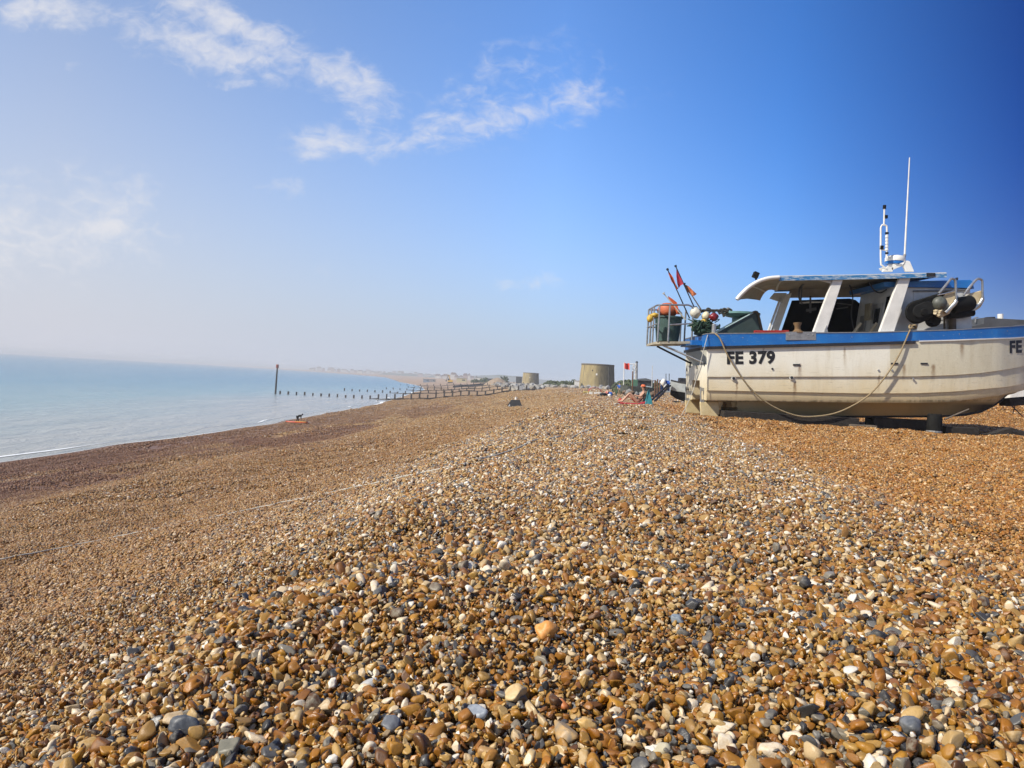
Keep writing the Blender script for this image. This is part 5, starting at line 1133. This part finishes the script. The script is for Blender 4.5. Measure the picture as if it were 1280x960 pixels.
q = G(660, 512.5); s_ = q.y / 960; mb = MB(); mb.blob((q.x, q.y, Hz(q.x, q.y) + 1.0 * s_), (1.8 * s_, 1.2 * s_, 1.3 * s_), 2, .2, 3); thing1(mb, 'black_bag', BLACKCLOTH, 'small black bag right of the tent', 'bag', smooth='all')

# ------------------------------------------------------------------ second boat, gear and sheds beyond the big boat
Yb = 68.0
def b2(px, py): return P(px, py, Yb)
bx = b2(837, 500).x; gz = Hz(bx, Yb)
wb2 = empty('workboat', (bx, Yb, gz), 'grey open boat with a black bottom, beached behind the stern of the big boat', 'boat')
secs = []; secs2 = []
for s_, hb, zk_, zs in ((0, .05, .75, 2.0), (.5, .45, .42, 1.9), (1.3, .85, .2, 1.8), (2.6, 1.1, .12, 1.72), (5.5, 1.15, .12, 1.7), (7.0, 1.05, .2, 1.72)):
    secs.append([Vector((bx + s_, Yb + y_, gz + z_)) for y_, z_ in ((-hb, zs), (-hb * .94, .85 + (zs - 1.7)), (-hb * .88, .82 + (zs - 1.7)), (hb * .88, .82 + (zs - 1.7)), (hb * .94, .85 + (zs - 1.7)), (hb, zs))])
    secs2.append([Vector((bx + s_ + .03, Yb + y_, gz + z_)) for y_, z_ in ((-hb * .9, .84 + (zs - 1.7)), (-hb * .55, zk_ + .1), (0, zk_ - .05), (hb * .55, zk_ + .1), (hb * .9, .84 + (zs - 1.7)))])
MB().loft(secs).build('topsides', M('boat_grey', (.42, .45, .45), .5, .15, 2), wb2, smooth=True); MB().loft(secs2).build('bottom', BLACK, wb2, smooth=True)
MB().loft([[q_ + Vector((0, 0, .03)), q_ + Vector((0, 0, -.08)), q_ + Vector((0, -.06, -.08)), q_ + Vector((0, -.06, .03))] for q_ in [s_[0] for s_ in secs]]).build('gunwale', NAVY, wb2)
mb = MB(); mb.box((bx + 1.1, Yb, gz + 1.98), (.8, .7, .5)); mb.build('engine_box', NAVY, wb2, bevel=.05)
for px in (832.5, 836.5):
    MB().tube([P(px, 478, Yb), P(px, 467, Yb)], .03, 6).build('rod', NAVY, wb2)
for k in range(5):
    mb = MB(); mb.box((bx + .6 + k * 1.3, Yb - .1, gz + .04), (.35, 2.2, .25)); thing1(mb, 'skid_timber', TIMBER, 'short dark skid under the grey boat', 'timber', 'skids under the grey boat')
for (x0, y0, x1, y1), lab in (((812, 498, 837, 479), 'longer black pole leaning against the bow of the grey boat'), ((817, 498, 838, 482), 'shorter black pole beside the longer one on the grey boat bow')):
    a = P(x0, y0, 62.0); a.z = Hz(a.x, 62) ; thing1(MB().tube([a, P(x1, y1, 67.6)], .085, 7), 'leaning_pole', NAVY, lab, 'pole')
tb2 = MB(); rs = random.Random(3); grid_ = []
for r_ in range(7):
    row = []
    for c__ in range(6):
        p_ = P(826.5 + c__ * 2.1, 475.5 + r_ * 2.1 + (c__ - 2.5) ** 2 * .12, 67.3 - .25 * math.sin(c__ * 1.3 + r_ * .5)); row.append(p_)
    grid_.append(row)
secs = [row + [p_ + Vector((0, .12, 0)) for p_ in row[::-1]] for row in grid_]
tb2.loft(secs); thing1(tb2, 'blue_tarp', TARPBLUE, 'bright blue tarpaulin hung over the bow of the grey boat', 'tarpaulin', smooth=True)
mb = MB(); mb.blob(P(829, 478, 66.9), (.22, .18, .34), 2, .3, 4); mb.blob(P(831.5, 483, 66.9), (.16, .14, .3), 2, .3, 5); thing1(mb, 'white_cloth', WHITE, 'crumpled white cloth over the blue tarpaulin', 'cloth', smooth='all')
def fpost(px, py0, py1, Y, r, mat, label, cat='post', name='post', lean=0):
    x = P(px, py1, Y).x; g_ = Hz(x, Y); top = P(px + lean, py0, Y); return thing1(MB().tube([(x, Y, g_ - .2), top], r, 7), name, mat, label, cat)
fl_ = P(779.8, 485, 105); fr_ = empty('flagpole', (fl_.x, 105, Hz(fl_.x, 105)), 'white flagpole flying a red flag beyond the sunbather', 'flagpole')
MB().tube([(fl_.x, 105, Hz(fl_.x, 105) - .2), P(780.2, 453, 105)], .06, 8).build('pole', WHITE, fr_)
rows = []
for i_ in range(7):
    t_ = i_ / 6; rows.append([P(780.6 + 6.2 * t_, 453.2 + 1.5 * t_ + .6 * math.sin(t_ * 5), 105 - .2 * math.sin(t_ * 7)), P(780.6 + 6.4 * t_, 460.4 + 2.6 * t_ + .6 * math.sin(t_ * 5), 105 - .2 * math.sin(t_ * 7 + .5))])
o = MB().loft([[r_[0], r_[1], r_[1] + Vector((0, .02, 0)), r_[0] + Vector((0, .02, 0))] for r_ in rows]).build('flag', M('flag_red', (.72, .08, .06), .8, .1, 3), fr_, smooth=True)
ml = P(795, 486, 98); g = Hz(ml.x, 98); lm = empty('mast_boat', (ml.x, 98, g), 'boat with a white lattice mast and green deck, beyond the flagpole', 'boat')
secs = []
for s_, hb, z0_, z1_ in ((0, .1, .7, 1.5), (.8, .9, .3, 1.35), (3.2, 1.2, .2, 1.3), (4.6, 1.1, .3, 1.3)): secs.append([Vector((ml.x - 2 + s_, 98 + y_, g + z_)) for y_, z_ in ((-hb, z1_), (-hb * .7, z0_), (hb * .7, z0_), (hb, z1_))])
MB().loft(secs).build('hull', M('old_hull', (.085, .095, .085), .6, .2, 2), lm)
mb = MB()
for px in (791.2, 794.0): mb.tube([P(px, 476, 98), P(px + .6, 455, 98)], .055, 6)
for k in range(5): mb.tube([P(791.3, 474 - k * 4, 98), P(794.3, 472 - k * 4, 98)], .035, 6)
mb.tube([P(787, 455, 98), P(796.5, 455, 98)], .06, 6); mb.build('lattice_mast', WHITE, lm)
MB().tube([P(795.8, 482, 98), P(796, 452.5, 98)], .13, 8).build('mast', M('mast_grey', (.30, .30, .31), .5), lm); MB().lathe(P(796, 453, 98), [(.1, -.06), (.16, 0), (.16, .1), (.05, .14)], 10).build('mast_lamp', NAVY, lm)
mb = MB(); 
for k in range(9):
    a, b = k * .7, (k + 1) * .7; c_q = P(793.5, 460, 97.8); mb.tube([c_q + Vector((.35 * math.cos(a), 0, .3 * math.sin(a))), c_q + Vector((.35 * math.cos(b), 0, .3 * math.sin(b)))], .03, 6)
mb.build('loop_aerial', GREYSTEEL, lm)
MB().box(P(793, 478.5, 98), (.7, .8, .8)).build('cabin', M('cabin_green', (.10, .22, .14), .5), lm)
for (px, pya, pyb, Y, lab) in ((791, 464, 483, 96, 'bent dark stay left of the lattice mast'), (815.5, 457, 478, 115, 'thin white aerial pole above the dark shed'), (822, 474, 484, 92, 'rusty thin post between the shed and the blue tarpaulin'), (825, 475, 486, 90, 'dark upright post left of the blue tarpaulin'), (819, 475, 485, 92, 'brown post near the shed end')):
    fpost(px, pya, pyb, Y, .05 if 'aerial' in lab else .09, GREYWHITE if 'white' in lab else M('rust_post', (.16, .08, .045), .8, .2), lab)
def shed(px0, px1, pyt, Y, D, wall, roofm, label, roofh=.35, name='shed', door=True):
    x0, x1 = P(px0, 480, Y).x, P(px1, 480, Y).x; g_ = min(Hz(x0, Y), Hz(x1, Y)); h = P((px0 + px1) / 2, pyt, Y).z - g_
    r_ = empty(name, ((x0 + x1) / 2, Y, g_), label, 'shed')
    MB().box(((x0 + x1) / 2, Y + D / 2, g_ + h / 2 - .15), (x1 - x0, D, h + .3)).build('wall', wall, r_)
    xm = (x0 + x1) / 2; MB().prism([(x0 - .2, Y - .2, g_ + h + .003), (x1 + .2, Y - .2, g_ + h + .003), (x1 + .2, Y - .2, g_ + h + .1), (xm, Y - .2, g_ + h + .1 + roofh), (x0 - .2, Y - .2, g_ + h + .1)], (0, D + .4, 0)).build('roof', roofm, r_)
    if door: MB().box((x0 + (x1 - x0) * .35, Y - .02, g_ + .95), (.9, .08, 1.9)).build('door', NAVY, r_)
    return r_
DKW = M('dark_shed', (.05, .055, .06), .8, .2, 1); 
shed(797, 816, 476, 118, 4, DKW, M('shed_roof', (.13, .14, .15), .7, .2, 1), 'dark low shed beyond the lattice mast', .3)
mb = MB(); sx = P(808, 480, 112).x; mb.tube(catmull([(sx - .9, 112, Hz(sx, 112)), (sx - .9, 112, Hz(sx, 112) + 1.1), (sx - .5, 112, Hz(sx, 112) + 1.4), (sx + .5, 112, Hz(sx, 112) + 1.4), (sx + .9, 112, Hz(sx, 112) + 1.1), (sx + .9, 112, Hz(sx, 112))], 4), .10, 8); thing1(mb, 'hoop_frame', M('pale_frame', (.35, .42, .44), .6), 'pale hoop frame in front of the dark shed', 'frame')
for i_, (px, w_, m_, lab) in enumerate(((790, 1.0, 'grey', 'grey heap of nets at the foot of the lattice mast'), (786, .8, 'brown', 'brown heap of gear right of the flagpole'), (800, .8, 'grey', 'grey covered crate heap before the dark shed'), (812, .9, 'brown', 'rusty scrap heap right of the hoop frame'), (820, .9, 'dark', 'dark heap of gear left of the blue tarpaulin'))):
    x = P(px, 486, 96).x; mb = MB(); rs = random.Random(i_)
    for k in range(6): mb.blob((x + rs.uniform(-w_, w_) * .6, 96 + rs.uniform(-.4, .4), Hz(x, 96) + rs.uniform(.15, .55)), (rs.uniform(.25, .5), .35, rs.uniform(.2, .45)), 2, .5, k + i_ * 7)
    thing1(mb, 'gear_heap', M('gear_' + m_, {'grey': (.28, .28, .27), 'brown': (.20, .13, .08), 'dark': (.05, .05, .05)}[m_], .9, .35, 4, bump=.5), lab, 'gear heap', smooth='all')
# white walled building with a dark flat roof to landward
Yw = 46.0
x0, x1 = P(1210, 400, Yw).x, P(1420, 400, Yw).x; g = Hz(30, Yw); xw = P(1270, 490, Yw - .5).x
hs = empty('low_building', ((x0 + x1) / 2, Yw, g), 'low white-walled building with a flat dark grey roof behind the bow', 'building')
ztop = P(1230, 406, Yw).z
MB().box(((xw + x1) / 2, Yw + 4, (g + ztop) / 2 - .2), (x1 - xw, 8, ztop - g)).build('wall', WHITE, hs)
MB().prism([(x0 - 1.6, Yw - .6, ztop - .55), (x0 + .6, Yw - .6, ztop + .0), (x0 + .6, Yw - .6, ztop + .36), (x1 + 1, Yw - .6, ztop + .36), (x1 + 1, Yw - .6, ztop - .30), (x0 - 1.6, Yw - .6, ztop - .62)], (0, 9.2, 0)).build('roof', M('flat_roof_grey', (.075, .08, .09), .7, .2, 1), hs)
for px in (1218, 1238): MB().box((P(px, 470, Yw).x + .3, Yw + 1, (g + ztop) / 2), (.25, .25, ztop - g)).build('roof_post', NAVY, hs)
MB().tube([P(1237.5, 408, Yw), P(1237.5, 396.5, Yw)], .28, 10).build('flue', NAVY, hs); MB().tube([P(1250.5, 403, Yw), P(1250.5, 392.5, Yw)], .16, 10).build('vent_pipe', WHITE, hs)
mb = MB(); mb.tube([P(1219, 403, Yw), P(1219.5, 396, Yw)], .03, 6); mb.tube([P(1216, 398, Yw), P(1223, 396.5, Yw)], .03, 6); mb.build('tv_aerial', GREYSTEEL, hs)
for k in range(2): MB().box((xw + 2 + k * 2.2, Yw - .03, g + 1.9), (1.3, .1, 1.1)).build('window', GLASS, hs)

# ------------------------------------------------------------------ far shore: excavator, mounds, town
ye = 690; xe = P(563, 475, ye).x; ge = Hz(xe, ye); ex = empty('excavator', (xe, ye, ge), 'yellow excavator with a raised arm on the far beach', 'excavator')
EXY = M('digger_yellow', (.70, .42, .04), .5, .15, 1)
for dy_ in (-1.2, 1.2): MB().box((xe, ye + dy_, ge + .5), (4.6, .7, 1.0)).build('track', NAVY, ex, bevel=.3)
MB().box((xe, ye, ge + 2.0), (4.2, 2.8, 1.8)).build('body', EXY, ex, bevel=.1); MB().box((xe - 1.5, ye - .8, ge + 3.2), (1.6, 1.3, 1.6)).build('cab', GLASS, ex, bevel=.1)
MB().prism([(xe - .2, ye, ge + 2.3), (xe + .5, ye, ge + 2.4), (xe - 1.6, ye, ge + 7.6), (xe - 2.3, ye, ge + 7.7)], (0, .6, 0)).build('boom', EXY, ex); MB().prism([(xe - 2.2, ye, ge + 7.8), (xe - 1.8, ye, ge + 7.2), (xe - 3.4, ye, ge + 2.6), (xe - 3.8, ye, ge + 2.8)], (0, .5, 0)).build('arm', M('digger_dark', (.12, .10, .07), .6), ex); MB().box((xe - 3.7, ye + .2, ge + 2.0), (1.1, 1.2, 1.1)).build('bucket', NAVY, ex)
for px, Y, w_, h_, m_, lab in ((577, 700, 9, 3.6, M('cream_cabin', (.55, .48, .30), .7), 'pale yellow site cabin right of the excavator'), (600, 720, 7, 3.2, GREYWHITE, 'grey white cabin on the far beach crest'), (533, 760, 6, 3, M('blue_grey', (.2, .25, .32), .7), 'blue grey vehicle shape on the far sand left of the excavator'), (541, 770, 5, 2.6, GREYSTEEL, 'grey vehicle shape on the far sand nearest the excavator'), (648.5, 575, 4.5, 5.0, M('dark_hut', (.06, .06, .06), .8), 'dark block hut left of the smaller tower'), (612, 700, 7, 3, DKW, 'dark low cabin beside the far mound')):
    x = P(px, 478, Y).x; g = Hz(x, Y); r_ = empty('site_cabin', (x, Y, g), lab, 'cabin'); MB().box((x, Y, g + h_ / 2 - .2), (w_, 4, h_ + .4)).build('wall', m_, r_); MB().box((x, Y, g + h_ + .12), (w_ + .4, 4.4, .2)).build('roof', GREYSTEEL, r_); MB().box((x + w_ * .2, Y - 2, g + h_ * .55), (w_ * .3, .1, h_ * .3)).build('window', GLASS, r_)
x = P(622, 480, 520).x; mb = MB(); 
mb.lathe((x, 520, Hz(x, 520) - .6), [(9.5, 0), (8, 1.2), (5.5, 3.0), (2.8, 4.5), (.8, 5.2), (.05, 5.3)], 20); thing1(mb, 'shingle_mound', M('mound_sand', (.33, .24, .16), .95, .2, .6, bump=.4), 'sandy brown heap of shingle beyond the groynes', 'mound', smooth=True)
def bush(px, Y, w_, h_, seed, label, group, c):
    x = P(px, 478, Y).x; g_ = Hz(x, Y); r_ = empty('bush', (x, Y, g_), label, 'bush', group); rs = random.Random(seed); mb = MB()
    for k in range(int(90)):
        a = rs.uniform(0, 6.28); rr = math.sqrt(rs.random()) * w_ / 2; zz = rs.random() ** .8 * h_ * math.sqrt(max(.05, 1 - (rr / (w_ / 2)) ** 2)); s_ = w_ * .07 * rs.uniform(.6, 1.4)
        mb.blob((x + rr * math.cos(a), Y + rr * math.sin(a) * .7, g_ + zz + s_ * .3), (s_, s_, s_ * .8), 1, .5, seed * 100 + k)
    mb.build('foliage', c, r_); MB().tube([(x, Y, g_ - .2), (x, Y, g_ + h_ * .5)], w_ * .03, 6).build('stem', BARE, r_)
FOL = M('scrub_green', (.045, .065, .025), .9, .3, 1.2, c2=(.085, .09, .035))
for i_, (px, Y, w_, h_) in enumerate(((629, 560, 9, 5), (699, 330, 9, 2.0), (709, 320, 8, 2.3), (716, 310, 5, 3.0), (786, 140, 5, 1.9), (792, 150, 8, 2.5), (801, 150, 9, 2.2), (775, 270, 6, 3.2), (690, 360, 8, 2.6), (606, 640, 10, 4), (594, 660, 8, 3))):
    bush(px, Y, w_, h_, i_ + 1, ['round dark bush by the far mound', 'low scrub bush second left of the kiosk', 'low scrub bush next to the kiosk bush', 'tallest scrub bush right beside the white kiosk', 'small scrub bush right of the flagpole', 'scrub bush behind the lattice mast', 'scrub bush above the dark shed', 'dark bush at the right foot of the nearer tower', 'small scrub bush farthest left of the kiosk', 'wide dark bush left of the far mound', 'lower dark bush leftmost before the far beach'][i_], 'scrub bushes along the beach crest', FOL)
# low hills inland and the far town
def ridge(name, pts, D, mat):
    mb = MB(); secs = []
    for x, y, h in pts: secs.append([Vector((x, y, 2)), Vector((x, y + D * .25, 2 + h * .7)), Vector((x, y + D * .5, 2 + h)), Vector((x, y + D, 2))])
    mb.loft(secs, closed=False, caps=False); mb.build(name, mat, origin=(0, 0, 0), kind='structure', smooth='all')
HILLM = M('hill_green', (.07, .085, .05), .95, .3, .01, c2=(.12, .12, .07))
pts = []
for k in range(60):
    px = 470 + k * 14; q = P(px, 470, 2900); h = 9 + 7 * abs(vn(k * .35, 0., 50)) * 2 + 5 * vn(k * 1.3, 0., 51); h += 18 * math.exp(-((px - 635) / 34) ** 2); pts.append((q.x, 2900 + 200 * vn(k * .5, 3., 52), h))
ridge('hills', pts, 500, HILLM)
pts = [(P(390 + k * 7, 470, 3700).x, 3700, (5 + 14 * abs(vn(k * .6, 0., 55)) + 6 * abs(vn(k * 1.9, 0., 56))) * min(1, k / 6)) for k in range(30)]
ridge('far_woods', pts, 300, HILLM)
HW = [M('house_%d' % k, c, .8, .1, .3) for k, c in enumerate(((.62, .58, .52), (.48, .40, .34), (.55, .52, .50), (.40, .30, .26)))]; HR = M('house_roof', (.16, .11, .09), .8, .2, .3)
rs = random.Random(9); n_h = 0; labs = []
px = 388
while px < 600:
    Y = rs.uniform(2900, 3500) if px < 545 else rs.uniform(1500, 1800); x = P(px, 470, Y).x; g = max(Hz(x, Y), 2.5); w_ = rs.uniform(9, 26) * Y / 3200; h_ = rs.choice([7, 8, 9, 10, 14]) * (1 if Y > 2000 else .7); d_ = 10
    r_ = empty('house', (x, Y, g), 'pale hazy house in the far town along the bay', 'house', 'houses of the far town')
    MB().box((x, Y + d_ / 2, g + h_ / 2 - 1), (w_, d_, h_ + 2)).build('wall', HW[n_h % 4], r_)
    MB().prism([(x - w_ / 2 - .4, Y - .3, g + h_ + .01), (x + w_ / 2 + .4, Y - .3, g + h_ + .01), (x + w_ / 2 - 2, Y + d_ / 2, g + h_ + 4), (x - w_ / 2 + 2, Y + d_ / 2, g + h_ + 4)], (0, .3, -.1)).build('roof', HR, r_)
    MB().prism([(x - w_ / 2 - .4, Y + d_, g + h_ + .01), (x + w_ / 2 + .4, Y + d_, g + h_ + .01), (x + w_ / 2 - 2, Y + d_ / 2 + .32, g + h_ + 3.95), (x - w_ / 2 + 2, Y + d_ / 2 + .32, g + h_ + 3.95)], (0, .3, -.1)).build('roof', HR, r_)
    n_h += 1; px += rs.uniform(2.5, 7)
